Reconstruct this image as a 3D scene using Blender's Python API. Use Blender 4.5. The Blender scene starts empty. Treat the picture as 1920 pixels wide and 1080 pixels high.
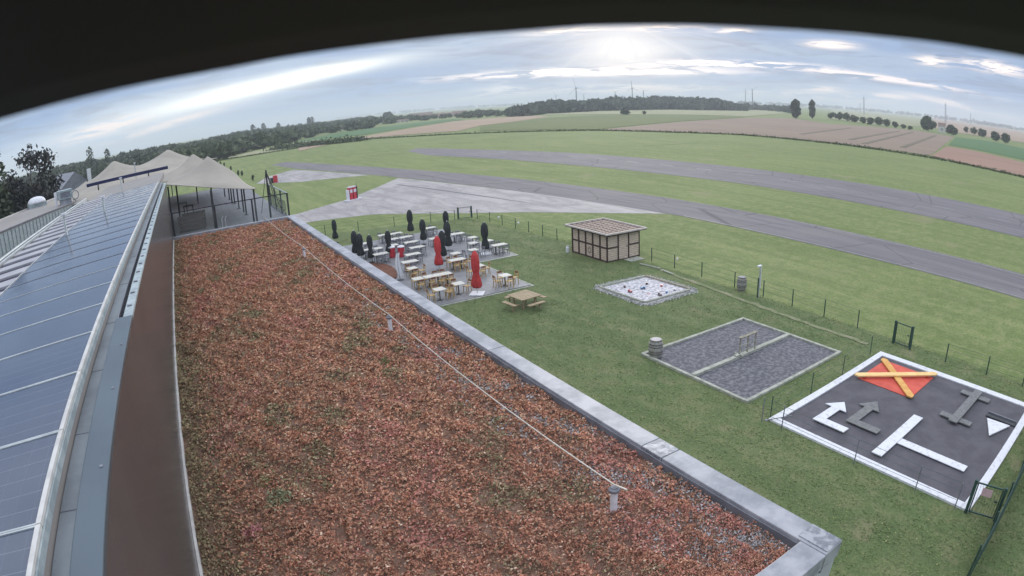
import bpy, math, random
import numpy as np
from mathutils import Vector, Matrix
rnd = random.Random(7)
C = bpy.context.scene
COL = C.collection
# ---------------------------------------------------------------- camera (calibrated fisheye, 12 m above the grass)
FOC, K3, PITCH, ROLL, AZ = 1174.725, -0.0449858, 0.294108, -0.0527168, -0.5191283
HC = 12.0
def cam_to_world(d):
    c, s = math.cos(ROLL), math.sin(ROLL)
    d = (c*d[0]-s*d[1], s*d[0]+c*d[1], d[2])
    c, s = math.cos(PITCH), math.sin(PITCH)
    X, Y, Z = d[0], c*d[2]+s*d[1], -s*d[2]+c*d[1]
    ca, sa = math.cos(AZ), math.sin(AZ)          # into axes of the building: u across, v along
    return Vector((X*ca-Y*sa, X*sa+Y*ca, Z))
def ray(px, py):
    x, y = px-960, -(py-540)
    r = math.hypot(x, y); th = r/FOC
    for _ in range(20): th -= (FOC*(th+K3*th**3)-r)/(FOC*(1+3*K3*th*th))
    return cam_to_world((math.sin(th)*x/r, math.sin(th)*y/r, math.cos(th)))
def at(px, py, z=0.0):
    d = ray(px, py); t = (z-HC)/min(d.z, -.0018 if z < 4 else -1e-3)       # nothing is laid out past 7 km
    return Vector((d.x*t, d.y*t, z))
def far(px, py, dist):
    d = ray(px, py); t = dist/math.hypot(d.x, d.y)
    return Vector((d.x*t, d.y*t, HC+d.z*t))
cd = bpy.data.cameras.new('camera'); cam = bpy.data.objects.new('camera', cd); COL.objects.link(cam)
R = cam_to_world((1, 0, 0)); U = cam_to_world((0, 1, 0)); F = cam_to_world((0, 0, 1))
cam.matrix_world = Matrix(((R.x, U.x, -F.x, 0), (R.y, U.y, -F.y, 0), (R.z, U.z, -F.z, HC), (0, 0, 0, 1)))
cd.type = 'PANO'; cd.sensor_width = 36; cd.sensor_fit = 'HORIZONTAL'
cd.panorama_type = 'FISHEYE_LENS_POLYNOMIAL'
cd.fisheye_fov = math.pi
cd.fisheye_polynomial_k0 = 0.0
cd.fisheye_polynomial_k1 = -0.04536671483687792
cd.fisheye_polynomial_k2 = -1.408354886247572e-05
cd.fisheye_polynomial_k3 = -2.391247938635511e-06
cd.fisheye_polynomial_k4 = -8.761983309363702e-08
cd.clip_start = 0.01; cd.clip_end = 40000
cd.lens = 50; cd.dof.use_dof = True; cd.dof.focus_distance = 25.0; cd.dof.aperture_fstop = 16
C.camera = cam
# ---------------------------------------------------------------- sky and sun
SUN_AZ, SUN_EL = math.radians(41.0), math.radians(9.0)     # from +Y towards +X
W = bpy.data.worlds.new('World'); C.world = W; W.use_nodes = True
class NT:
    def __init__(s, tree): s.t = tree; s.n = tree.nodes; s.l = tree.links
    def new(s, kind, **kw):
        n = s.n.new(kind)
        for k, v in kw.items(): setattr(n, k, v)
        return n
    def put(s, sock, v):
        if isinstance(v, (int, float)): sock.default_value = v
        elif isinstance(v, (tuple, list)): sock.default_value = tuple(v)+((1,) if len(v) == 3 and sock.type == 'RGBA' else ())
        else: s.l.new(v, sock)
    def m(s, op, a, b=0.0, c=None, clamp=False):
        n = s.new('ShaderNodeMath', operation=op, use_clamp=clamp); s.put(n.inputs[0], a); s.put(n.inputs[1], b)
        if c is not None: s.put(n.inputs[2], c)
        return n.outputs[0]
    def mix(s, f, a, b, mode='MIX'):
        n = s.new('ShaderNodeMix', data_type='RGBA', blend_type=mode)
        s.put(n.inputs[0], f); s.put(n.inputs[6], a); s.put(n.inputs[7], b); return n.outputs[2]
    def noise(s, vec, scale, detail=4, rough=.55, dist=0.0):
        n = s.new('ShaderNodeTexNoise'); s.put(n.inputs['Vector'], vec); n.inputs['Scale'].default_value = scale
        n.inputs['Detail'].default_value = detail; n.inputs['Roughness'].default_value = rough; n.inputs['Distortion'].default_value = dist
        return n.outputs[0]
    def ramp(s, f, lo, hi, a=0.0, b=1.0, smooth=True):
        n = s.new('ShaderNodeMapRange'); n.interpolation_type = 'SMOOTHSTEP' if smooth else 'LINEAR'
        s.put(n.inputs[0], f)
        for i, v in enumerate((lo, hi, a, b)): n.inputs[i+1].default_value = v
        return n.outputs[0]
    def scale(s, vec, sc):
        n = s.new('ShaderNodeVectorMath', operation='MULTIPLY'); s.put(n.inputs[0], vec); n.inputs[1].default_value = sc; return n.outputs[0]
w = NT(W.node_tree); w.n.clear()
tc = w.new('ShaderNodeTexCoord').outputs['Generated']
sp = w.new('ShaderNodeSeparateXYZ'); w.l.new(tc, sp.inputs[0]); dx, dy, dz = sp.outputs
sky = w.new('ShaderNodeTexSky', sky_type='NISHITA', sun_disc=False, sun_elevation=SUN_EL, sun_rotation=SUN_AZ, air_density=1.0, dust_density=2.0, ozone_density=1.5)
az = w.m('MULTIPLY', w.m('ARCTAN2', dx, dy), 57.2958); el = w.m('MULTIPLY', w.m('ARCSINE', dz), 57.2958)
def gauss(a0, e0, sa, se, tilt=0.0):          # a soft patch of light in the cloud deck, degrees
    da = w.m('SUBTRACT', az, a0); de = w.m('SUBTRACT', w.m('SUBTRACT', el, e0), w.m('MULTIPLY', da, tilt))
    q = w.m('ADD', w.m('POWER', w.m('ABSOLUTE', w.m('DIVIDE', da, sa)), 2.0), w.m('POWER', w.m('ABSOLUTE', w.m('DIVIDE', de, se)), 2.0))
    return w.m('EXPONENT', w.m('MULTIPLY', q, -1.0))
cx = w.new('ShaderNodeCombineXYZ'); w.put(cx.inputs[0], w.m('MULTIPLY', az, .035)); w.put(cx.inputs[1], w.m('MULTIPLY', el, .30)); w.put(cx.inputs[2], 0.0)
cv = cx.outputs[0]
n1 = w.noise(cv, 1.6, 6, .55, .6); n2 = w.noise(cv, 6.0, 8, .6, .8)
cx2 = w.new('ShaderNodeCombineXYZ'); w.put(cx2.inputs[0], w.m('MULTIPLY', az, .12)); w.put(cx2.inputs[1], w.m('MULTIPLY', el, 1.1)); w.put(cx2.inputs[2], 3.0)
n3 = w.noise(cx2.outputs[0], 2.2, 8, .62, .5)
up = w.ramp(el, 0.0, 5.0)
SKYLO, SKYHI = (.27, .44, .70), (.21, .34, .58)
deck = w.mix(up, SKYLO, SKYHI)
deck = w.mix(w.ramp(n1, .35, .68), deck, (.34, .45, .62))
deck = w.mix(w.m('MULTIPLY', w.ramp(n2, .5, .8), .6), deck, (.17, .26, .44))
n4 = w.noise(cv, 3.2, 9, .62, 1.2)
slate = w.m('MULTIPLY', w.ramp(n4, .46, .66), w.ramp(el, .6, 2.2))
deck = w.mix(w.m('MULTIPLY', slate, .78), deck, (.17, .245, .40))
def patch(base, g, col, n, lo, hi, k=1.0):
    f = w.m('MULTIPLY', g, w.ramp(n, lo, hi)); f = w.m('MULTIPLY', f, k, clamp=True); return w.mix(f, base, col)
veil = gauss(41.0, 5.0, 6.5, 2.2)
deck = w.mix(w.m('MULTIPLY', w.m('MULTIPLY', veil, w.ramp(n1, .15, .6, .65, 1.0)), .72, clamp=True), deck, (.80, .81, .84))
deck = w.mix(w.m('MULTIPLY', gauss(41.0, 4.6, 3.4, 1.6), .75, clamp=True), deck, (1.08, 1.05, 1.02))
fan = w.m('ARCTAN2', w.m('SUBTRACT', az, 41.0), w.m('SUBTRACT', 7.5, el))
fc = w.new('ShaderNodeCombineXYZ'); w.put(fc.inputs[0], w.m('MULTIPLY', fan, 2.6)); rays = w.ramp(w.noise(fc.outputs[0], 2.0, 3, .6), .45, .65)
deck = w.mix(w.m('MULTIPLY', w.m('MULTIPLY', rays, gauss(41.0, 5.0, 12.0, 2.8)), .6), deck, (.70, .74, .82))
left = w.m('ADD', gauss(10.5, 4.05, 9.0, .62, .095), w.m('MULTIPLY', gauss(0.0, 3.0, 16.0, 1.6, .09), .45))
deck = w.mix(w.m('MULTIPLY', left, w.ramp(n1, .2, .55, .6, 1.0), clamp=True), deck, (1.5, 1.5, 1.35))
band = w.m('ADD', gauss(38.0, 2.75, 11.0, .34), gauss(51.0, 3.5, 7.0, .26))
deck = patch(deck, band, (1.45, 1.28, 1.2), n3, .43, .58, 2.0)
deck = patch(deck, gauss(64.0, 2.95, 8.0, .24, -.05), (1.15, 1.0, .96), n3, .46, .58, 1.7)
deck = patch(deck, gauss(42.0, .95, 6.5, .5), (1.2, 1.08, 1.0), n3, .44, .58, 1.7)
deck = patch(deck, gauss(56.0, .8, 10.0, .5), (.95, .92, .92), n3, .42, .6, 1.3)
deck = patch(deck, gauss(30.0, 1.1, 4.0, .7, .12), (.95, .95, .98), n3, .46, .6, 1.5)
for (a0, e0, sa, se, tl) in ((36.0, 6.6, 3.2, .30, .02), (45.0, 6.7, 3.0, .28, 0), (60.0, 5.6, 2.2, .35, 0), (51.0, 6.5, 1.5, .25, 0), (69.5, 4.8, 1.6, .4, 0), (75.5, 4.9, 3.2, .5, -.05), (59.0, 1.55, 1.8, .22, 0), (65.5, 1.35, 1.8, .22, 0), (72.0, 1.2, 4.5, .25, -.1), (-7.0, 2.3, 4.0, .5, .1), (-2.0, 1.5, 5.0, .3, .12)):
    deck = patch(deck, gauss(a0, e0, sa, se, tl), (1.15, 1.0, .92), n3, .38, .55, 1.5)
base = w.mix(.975, w.scale(sky.outputs[0], (.1, .1, .1)), deck)     # thick broken deck in front of the physical sky
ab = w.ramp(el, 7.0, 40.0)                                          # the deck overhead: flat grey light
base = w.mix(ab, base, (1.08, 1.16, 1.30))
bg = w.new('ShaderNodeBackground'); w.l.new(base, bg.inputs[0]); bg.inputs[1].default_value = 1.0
W.cycles.sampling_method = 'MANUAL'; W.cycles.sample_map_resolution = 512
wo = w.new('ShaderNodeOutputWorld'); w.l.new(bg.outputs[0], wo.inputs[0])
sl = bpy.data.lights.new('sun', 'SUN'); sl.energy = 1.0; sl.angle = math.radians(14); sl.color = (1.0, .93, .84)
so = bpy.data.objects.new('sun', sl); COL.objects.link(so)
SE = math.radians(14)
sdir = Vector((math.sin(SUN_AZ)*math.cos(SE), math.cos(SUN_AZ)*math.cos(SE), math.sin(SE)))
so.rotation_euler = sdir.to_track_quat('Z', 'Y').to_euler()
C.view_settings.view_transform = 'Standard'; C.view_settings.look = 'None'; C.view_settings.gamma = 1.0
C.view_settings.exposure = 0.28
C.cycles.max_bounces = 6; C.cycles.volume_bounces = 1; C.cycles.transparent_max_bounces = 12
C.cycles.use_denoising = True
# ---------------------------------------------------------------- materials
def newmat(name):
    m = bpy.data.materials.new(name); m.use_nodes = True
    t = NT(m.node_tree); return m, t, t.n['Principled BSDF']
def setb(b, rough=.6, metal=0.0, spec=.4, **kw):
    b.inputs['Roughness'].default_value = rough; b.inputs['Metallic'].default_value = metal; b.inputs['Specular IOR Level'].default_value = spec
def bump(t, b, h, strength, dist):
    n = t.new('ShaderNodeBump'); n.inputs['Strength'].default_value = strength; n.inputs['Distance'].default_value = dist
    t.put(n.inputs['Height'], h); t.l.new(n.outputs[0], b.inputs['Normal'])
def pm(name, c1, c2=None, scale=4.0, rough=.6, metal=0.0, spec=.4, bumps=0.0, bscale=None, lo=.35, hi=.65, stretch=(1, 1, 1), bdist=.02):
    m, t, b = newmat(name); setb(b, rough, metal, spec)
    p = t.scale(t.new('ShaderNodeTexCoord').outputs['Object'], stretch)
    c2 = c2 or tuple(x*.75 for x in c1)
    n = t.noise(p, scale, 6, .6)
    t.l.new(t.mix(t.ramp(n, lo, hi), c1, c2), b.inputs['Base Color'])
    if bumps: bump(t, b, t.noise(p, bscale or scale*4, 4, .6), bumps, bdist)
    return m
def geo(t): return t.new('ShaderNodeNewGeometry').outputs['Position']
def grass(name, a, b2, c3, patch_scale=.12, fine=9.0, bare=0.0):
    m, t, b = newmat(name); setb(b, .9, 0, .15); p = geo(t)
    big = t.noise(p, patch_scale, 5, .6, .4); mid = t.noise(p, 1.1, 6, .65, .5); fin = t.noise(p, fine, 5, .8)
    col = t.mix(t.ramp(big, .40, .60), a, b2)
    col = t.mix(t.m('MULTIPLY', t.ramp(mid, .44, .62), .85), col, c3)
    st = t.noise(t.scale(p, (1, .09, 1)), .55, 5, .65)
    col = t.mix(t.ramp(st, .47, .60, 0, .5), col, tuple(x*.80 for x in a)); col = t.mix(t.ramp(st, .44, .34, 0, .5), col, tuple(x*1.12 for x in c3))
    col = t.mix(t.ramp(mid, .46, .36, 0, .30), col, tuple(x*.74 for x in a))
    col = t.mix(t.ramp(fin, .36, .58, .55, 0.0), col, tuple(x*.50 for x in a))
    col = t.mix(t.m('MULTIPLY', t.ramp(t.noise(p, patch_scale*4, 4), .60, .70), .5), col, (.26, .24, .14))
    t.l.new(col, b.inputs['Base Color']); bump(t, b, t.m('ADD', fin, t.m('MULTIPLY', mid, 1.2)), .9, .06)
    return m
M = {}
M['field'] = grass('airfield_grass', (.182, .234, .084), (.216, .262, .100), (.270, .288, .128), .03, 5.0)
M['lawn'] = grass('lawn_grass', (.138, .190, .078), (.164, .206, .090), (.214, .224, .110), .14, 9.0)
M['asphalt'] = pm('asphalt', (.150, .138, .148), (.185, .170, .178), .25, .85, bumps=.3, bscale=30, stretch=(1, .25, 1))
def tarmac():
    m, t, b = newmat('worn_tarmac'); setb(b, .85, 0, .3); p = geo(t); st = t.noise(t.scale(p, (1, .04, 1)), .8, 6, .7); pa = t.noise(p, .09, 5, .6); f = t.noise(p, 2.2, 6, .8)
    col = t.mix(t.ramp(st, .40, .60), (.150, .138, .147), (.190, .175, .183)); col = t.mix(t.ramp(pa, .5, .62, 0, .4), col, (.215, .195, .195)); col = t.mix(t.ramp(f, .56, .66, 0, .45), col, (.09, .085, .09))
    v = t.new('ShaderNodeTexVoronoi'); v.feature = 'DISTANCE_TO_EDGE'; t.put(v.inputs['Vector'], t.scale(p, (.16, .10, .1))); v.inputs['Scale'].default_value = 1.0
    t.l.new(t.mix(t.ramp(v.outputs['Distance'], .012, .004, 0, .55), col, (.06, .058, .06)), b.inputs['Base Color']); return m
M['asphalt'] = tarmac()
M['asphalt2'] = pm('dark_asphalt', (.078, .073, .085), (.105, .099, .113), 1.1, .8, bumps=.25, bscale=60)
M['gravel'] = pm('dark_gravel', (.095, .093, .108), (.205, .20, .215), 5.5, .9, bumps=1, bscale=14, lo=.40, hi=.66)
def concrete():
    m, t, b = newmat('apron_concrete'); setb(b, .8, 0, .3); p = geo(t)
    n = t.noise(t.scale(p, (1, .35, 1)), .35, 6, .65, .8); f = t.noise(p, 3.0, 5, .6)
    col = t.mix(t.ramp(n, .35, .62), (.40, .37, .365), (.27, .25, .25)); col = t.mix(t.m('MULTIPLY', t.ramp(f, .5, .7), .35), col, (.50, .47, .46))
    br = t.new('ShaderNodeTexBrick'); t.put(br.inputs['Vector'], t.scale(p, (.2, .2, .2))); br.inputs['Scale'].default_value = 1.0
    br.inputs['Mortar Size'].default_value = .012; br.offset = 0; br.inputs['Brick Width'].default_value = 1.0; br.inputs['Row Height'].default_value = 1.0
    t.l.new(t.mix(t.m('MULTIPLY', br.outputs['Fac'], .5), col, (.12, .11, .11)), b.inputs['Base Color']); return m
M['concrete'] = concrete()
def pavers(name, a, b2, size):
    m, t, b = newmat(name); setb(b, .55, 0, .4); p = geo(t)
    br = t.new('ShaderNodeTexBrick'); t.put(br.inputs['Vector'], p); br.inputs['Scale'].default_value = 1.0/size; br.offset = 0
    br.inputs['Mortar Size'].default_value = .02; br.inputs['Brick Width'].default_value = 1.0; br.inputs['Row Height'].default_value = 1.0
    br.inputs['Color1'].default_value = a+(1,); br.inputs['Color2'].default_value = b2+(1,); br.inputs['Mortar'].default_value = tuple(x*.55 for x in a)+(1,)
    t.l.new(t.mix(t.ramp(t.noise(p, .8, 5), .35, .7, 0, .4), br.outputs['Color'], tuple(x*.7 for x in a)), b.inputs['Base Color']); return m
M['pavers'] = pavers('grey_pavers', (.21, .21, .225), (.26, .26, .275), .6)
M['decking'] = pavers('wet_deck_boards', (.17, .17, .185), (.20, .20, .215), .5)
M['zinc'] = pm('zinc_coping', (.40, .40, .43), (.24, .25, .28), 2.2, .5, .05, .5, .2, 14, stretch=(1, 1, 1))
M['zincdark'] = pm('zinc_inner', (.24, .245, .28), (.17, .175, .20), 2, .5, .2)
M['zincpatch'] = pm('weathered_zinc', (.38, .39, .42), (.19, .20, .23), 5.5, .45, .2, .5, .6, 9, lo=.42, hi=.58)
M['membrane'] = pm('roof_membrane', (.235, .262, .285), (.175, .195, .215), 1.8, .55, 0, .4, .3, 9)
M['steel'] = pm('blue_grey_steel', (.100, .130, .155), (.08, .105, .13), .8, .38, .3, .5)
M['whitecap'] = pm('pale_edge_cap', (.42, .47, .48), (.27, .32, .34), 6.0, .5, .1)
M['alu'] = pm('aluminium', (.62, .64, .63), (.48, .50, .50), 3, .35, .5)
M['white'] = pm('white_paint', (.72, .72, .76), (.52, .52, .55), 5.5, .5, lo=.48, hi=.72)
M['strip'] = pm('pale_flashing', (.62, .60, .57), (.50, .48, .46), 5, .5)
M['wall'] = pm('grey_render', (.42, .43, .44), (.35, .36, .37), .7, .8)
M['beige'] = pm('beige_roofing', (.29, .265, .25), (.25, .23, .22), .6, .7, bumps=.1)
M['tent'] = pm('stretch_fabric', (.37, .335, .29), (.32, .29, .255), .5, .75, 0, .2, .15, 2.0)
M['black'] = pm('black_metal', (.028, .03, .036), (.045, .045, .05), 4, .45)
M['navy'] = pm('navy_beam', (.018, .02, .07), (.025, .03, .09), 4, .4)
M['green'] = pm('green_fence_metal', (.025, .06, .05), (.035, .08, .065), 5, .45)
M['darkfab'] = pm('charcoal_parasol_cloth', (.028, .034, .036), (.048, .054, .055), 6, .85)
M['redfab'] = pm('red_parasol_cloth', (.62, .075, .075), (.50, .045, .05), 5, .8)
M['redpaint'] = pm('red_paint', (.60, .05, .07), (.48, .035, .05), 5, .45)
M['tabletop'] = pm('pale_table_top', (.66, .63, .56), (.52, .49, .43), 7, .4)
M['chairwood'] = pm('pale_beech', (.50, .35, .16), (.40, .26, .11), 9, .5)
M['chairseat'] = pm('brown_seat', (.25, .11, .06), (.17, .075, .045), 7, .6)
M['greychair'] = pm('grey_chair', (.16, .16, .175), (.26, .26, .28), 9, .5)
M['oldwood'] = pm('weathered_timber', (.36, .33, .26), (.22, .20, .155), 6, .85, bumps=.4, stretch=(1, 1, 1), bscale=20)
M['curb'] = pm('pale_kerb', (.44, .44, .38), (.28, .29, .24), 3.5, .85, bumps=.3)
M['picnic'] = pm('picnic_timber', (.40, .31, .20), (.28, .21, .13), 6, .8, stretch=(3, .5, 1))
M['barrel'] = pm('barrel_oak', (.36, .345, .32), (.24, .225, .205), 9, .8, stretch=(3, 3, .4))
M['hoop'] = pm('barrel_hoop', (.11, .11, .12), (.17, .15, .14), 9, .5, .6)
M['yellow'] = pm('signal_yellow', (.76, .42, .12), (.64, .31, .07), 2.5, .6)
M['red'] = pm('signal_red', (.66, .11, .07), (.55, .08, .055), 1.6, .7)
M['greysign'] = pm('grey_sign_board', (.20, .20, .20), (.145, .145, .145), 5, .7)
M['beam'] = pm('dark_brown_timber', (.075, .042, .038), (.05, .03, .028), 5, .6)
M['bed'] = pm('bark_mulch', (.20, .075, .045), (.10, .045, .03), 3.0, .95, bumps=1, bscale=14)
M['dirt'] = pm('trodden_earth', (.25, .24, .15), (.16, .19, .085), 1.5, .95, bumps=.4, bscale=12)
M['plastic'] = pm('black_hood_plastic', (.018, .017, .018), (.024, .023, .024), 2, .75)
M['rope'] = pm('steel_cable', (.66, .62, .55), (.5, .47, .42), 20, .5, .2)
M['brownsofa'] = pm('brown_slatted_wood', (.12, .09, .08), (.085, .065, .06), 8, .7)
def boards():
    m, t, b = newmat('cream_horizontal_boards'); setb(b, .7, 0, .3)
    p = t.new('ShaderNodeTexCoord').outputs['Object']; s = t.new('ShaderNodeSeparateXYZ'); t.l.new(p, s.inputs[0])
    fr = t.m('FRACT', t.m('MULTIPLY', s.outputs[2], 7.0)); gap = t.ramp(fr, .74, .88)
    col = t.mix(t.ramp(t.noise(t.scale(p, (1, 1, 5)), 3.0, 6), .35, .65), (.72, .58, .48), (.54, .42, .34))
    col = t.mix(t.m('MULTIPLY', gap, .75), col, (.15, .11, .08)); t.l.new(col, b.inputs['Base Color']); bump(t, b, gap, -.5, .02); return m
M['boards'] = boards()
def solar():
    m, t, b = newmat('solar_cells'); setb(b, .12, 0, .8); b.inputs['IOR'].default_value = 1.6
    p = geo(t); s = t.new('ShaderNodeSeparateXYZ'); t.l.new(p, s.inputs[0])
    fy = t.m('FRACT', t.m('MULTIPLY', t.m('SUBTRACT', s.outputs[1], .61), 6/1.33)); ly = t.m('ADD', t.ramp(fy, .955, .99), 0)
    fx = t.m('FRACT', t.m('MULTIPLY', s.outputs[0], 6.0)); lx = t.m('MULTIPLY', t.ramp(fx, .95, .985), .25)
    n = t.ramp(t.noise(p, .6, 5, .6), .35, .65, 0.0, .5)
    col = t.mix(n, (.028, .040, .080), (.065, .078, .115)); col = t.mix(t.m('MULTIPLY', t.m('MAXIMUM', ly, lx), .45), col, (.25, .28, .33))
    t.l.new(col, b.inputs['Base Color']); b.inputs['Roughness'].default_value = .22
    t.l.new(t.ramp(t.noise(p, 1.4, 6, .7), .3, .7, .07, .18), b.inputs['Roughness']); return m
M['solar'] = solar()
M['louvre'] = pm('white_glass_louvre', (.40, .39, .41), (.33, .32, .35), .8, .5)
def facade():
    m, t, b = newmat('bronze_facade_glass'); setb(b, .24, 0, .3); b.inputs['IOR'].default_value = 1.45
    t.l.new(t.mix(t.ramp(t.noise(geo(t), .5, 3), .35, .65), (.082, .073, .075), (.10, .088, .089)), b.inputs['Base Color']); return m
M['facade'] = facade()
def clear(name, tint, a):
    m, t, b = newmat(name); setb(b, .05, 0, .5); b.inputs['Base Color'].default_value = tint+(1,); b.inputs['Alpha'].default_value = a; return m
M['glass'] = clear('rail_glass', (.45, .55, .52), .06)
def crop(name, a, b2, ang, sc=.25):
    m, t, b = newmat(name); setb(b, .95, 0, .1); p = geo(t)
    mp = t.new('ShaderNodeMapping'); mp.inputs['Rotation'].default_value = (0, 0, ang); mp.inputs['Scale'].default_value = (1, .06, 1); t.l.new(p, mp.inputs[0])
    n = t.noise(mp.outputs[0], sc, 6, .65); n2 = t.noise(p, .012, 4)
    col = t.mix(t.ramp(n, .3, .7), a, b2); col = t.mix(t.ramp(n2, .35, .7, 0, .35), col, tuple(x*.8 for x in b2)); t.l.new(col, b.inputs['Base Color']); return m
M['wheat'] = crop('ripe_wheat', (.31, .235, .18), (.24, .185, .145), .6)
M['stubble'] = crop('stubble', (.40, .30, .22), (.33, .25, .18), .9)
M['redfield'] = crop('turned_earth_field', (.37, .23, .18), (.28, .18, .135), 1.2)
M['greencrop'] = crop('green_crop', (.085, .165, .075), (.11, .185, .085), .4)
M['pasture'] = crop('dull_pasture', (.135, .165, .065), (.16, .18, .08), .8)
M['palefield'] = crop('pale_far_field', (.34, .33, .20), (.27, .28, .16), .3)
M['track'] = pm('wheel_track', (.16, .13, .09), (.13, .11, .07), .3, .95)
def leaf(name, a, b2):
    m, t, b = newmat(name); setb(b, .75, 0, .25)
    n = t.noise(geo(t), .55, 3); r = t.new('ShaderNodeObjectInfo').outputs['Random']
    g = t.new('ShaderNodeNewGeometry').outputs['Random Per Island']
    col = t.mix(t.ramp(n, .35, .65), a, b2); col = t.mix(t.m('MULTIPLY', g, .5), col, tuple(x*.7 for x in a)); col = t.mix(t.m('MULTIPLY', r, .3), col, (.06, .075, .03))
    t.l.new(col, b.inputs['Base Color']); return m
M['leaf'] = leaf('dark_foliage', (.078, .108, .055), (.115, .14, .072))
M['leafpale'] = leaf('pale_foliage', (.12, .15, .075), (.16, .185, .10))
M['leafdark'] = leaf('hazed_dark_foliage', (.068, .088, .058), (.10, .115, .075))  # dark greens lightened: distance haze painted into the leaf colour
M['bark'] = pm('bark', (.09, .07, .055), (.06, .045, .035), 8, .9)
M['farroof'] = pm('far_roof', (.22, .15, .12), (.17, .12, .10), .3, .8)
M['farwall'] = pm('far_wall', (.62, .60, .56), (.52, .50, .47), .3, .8)
M['turbine'] = pm('turbine_grey', (.20, .21, .24), (.17, .18, .21), .1, .5)
# ---------------------------------------------------------------- mesh helpers
def tag(o, label=None, cat=None, group=None, kind=None):
    if label: o['label'] = label
    if cat: o['category'] = cat
    if group: o['group'] = group
    if kind: o['kind'] = kind
    return o
def link(o, parent=None):
    COL.objects.link(o)
    if parent is not None: o.parent = parent
    return o
def empty(name, loc=(0, 0, 0), rz=0.0, label=None, cat=None, group=None):
    o = bpy.data.objects.new(name, None); o.location = loc; o.rotation_euler = (0, 0, rz); o.empty_display_size = .2
    return tag(link(o), label, cat, group)
class MB:
    def __init__(s): s.v = []; s.f = []
    def add(s, vs, fs):
        k = len(s.v); s.v += [tuple(v) for v in vs]; s.f += [tuple(i+k for i in f) for f in fs]; return s
    def box(s, x0, x1, y0, y1, z0, z1):
        return s.add([(x0, y0, z0), (x1, y0, z0), (x1, y1, z0), (x0, y1, z0), (x0, y0, z1), (x1, y0, z1), (x1, y1, z1), (x0, y1, z1)],
                     [(3, 2, 1, 0), (4, 5, 6, 7), (0, 1, 5, 4), (1, 2, 6, 5), (2, 3, 7, 6), (3, 0, 4, 7)])
    def bar(s, p, q, wd, h=None, up=Vector((0, 0, 1))):
        p, q = Vector(p), Vector(q); h = h or wd; d = (q-p).normalized()
        if abs(d.dot(up)) > .98: up = Vector((0, 1, 0))
        a = d.cross(up).normalized()*wd/2; b = a.cross(d).normalized()*h/2
        return s.add([p-a-b, p+a-b, p+a+b, p-a+b, q-a-b, q+a-b, q+a+b, q-a+b], [(0, 1, 2, 3), (7, 6, 5, 4), (4, 5, 1, 0), (5, 6, 2, 1), (6, 7, 3, 2), (7, 4, 0, 3)])
    def tube(s, p, q, r0, r1=None, n=8, caps=True):
        p, q = Vector(p), Vector(q); r1 = r0 if r1 is None else r1; d = (q-p).normalized()
        a = d.cross(Vector((0, 0, 1)) if abs(d.z) < .95 else Vector((1, 0, 0))).normalized(); b = d.cross(a)
        vs = [p+(a*math.cos(t)+b*math.sin(t))*r0 for t in [2*math.pi*i/n for i in range(n)]]+[q+(a*math.cos(t)+b*math.sin(t))*r1 for t in [2*math.pi*i/n for i in range(n)]]
        fs = [(i, (i+1) % n, n+(i+1) % n, n+i) for i in range(n)]
        if caps: fs += [tuple(range(n-1, -1, -1)), tuple(range(n, 2*n))]
        return s.add(vs, fs)
    def lathe(s, prof, n=16, c=(0, 0, 0), mod=None):
        vs = []
        for j, (r, z) in enumerate(prof):
            for i in range(n):
                t = 2*math.pi*i/n; k = mod(t, j) if mod else 1.0
                vs.append((c[0]+r*k*math.cos(t), c[1]+r*k*math.sin(t), c[2]+z))
        fs = [(j*n+i, j*n+(i+1) % n, (j+1)*n+(i+1) % n, (j+1)*n+i) for j in range(len(prof)-1) for i in range(n)]
        fs += [tuple(range(n-1, -1, -1)), tuple((len(prof)-1)*n+i for i in range(n))]
        return s.add(vs, fs)
    def prism(s, pts, z0, z1):
        n = len(pts); ar = sum(pts[i][0]*pts[(i+1) % n][1]-pts[(i+1) % n][0]*pts[i][1] for i in range(n))
        if ar < 0: pts = pts[::-1]
        return s.add([(p[0], p[1], z0) for p in pts]+[(p[0], p[1], z1) for p in pts],
                     [tuple(range(n-1, -1, -1)), tuple(range(n, 2*n))]+[(i, (i+1) % n, n+(i+1) % n, n+i) for i in range(n)])
    def sheet(s, pts, z):
        n = len(pts); ar = sum(pts[i][0]*pts[(i+1) % n][1]-pts[(i+1) % n][0]*pts[i][1] for i in range(n))
        if ar < 0: pts = pts[::-1]
        return s.add([(p[0], p[1], z) for p in pts], [tuple(range(n))])
    def build(s, name, mat, parent=None, smooth=False, bevel=0.0):
        me = bpy.data.meshes.new(name); me.from_pydata(s.v, [], s.f); me.update()
        me.materials.append(M[mat] if isinstance(mat, str) else mat)
        if smooth: me.shade_smooth()
        o = bpy.data.objects.new(name, me); link(o, parent)
        if bevel:
            b = o.modifiers.new('bevel', 'BEVEL'); b.width = bevel; b.segments = 2; b.limit_method = 'ANGLE'
        return o
def copy_tree(o, parent=None):
    c = o.copy(); COL.objects.link(c); c.parent = parent
    for ch in list(o.children): copy_tree(ch, c)
    return c
def struct(name, mb, mat, **k): return tag(mb.build(name, mat, **k), kind='structure')
def P(*pts, z=0.0): return [tuple(at(x, y, z))[:2] for x, y in pts]
ORD = 'first second third fourth fifth sixth seventh eighth ninth tenth eleventh twelfth thirteenth fourteenth fifteenth sixteenth'.split()
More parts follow.
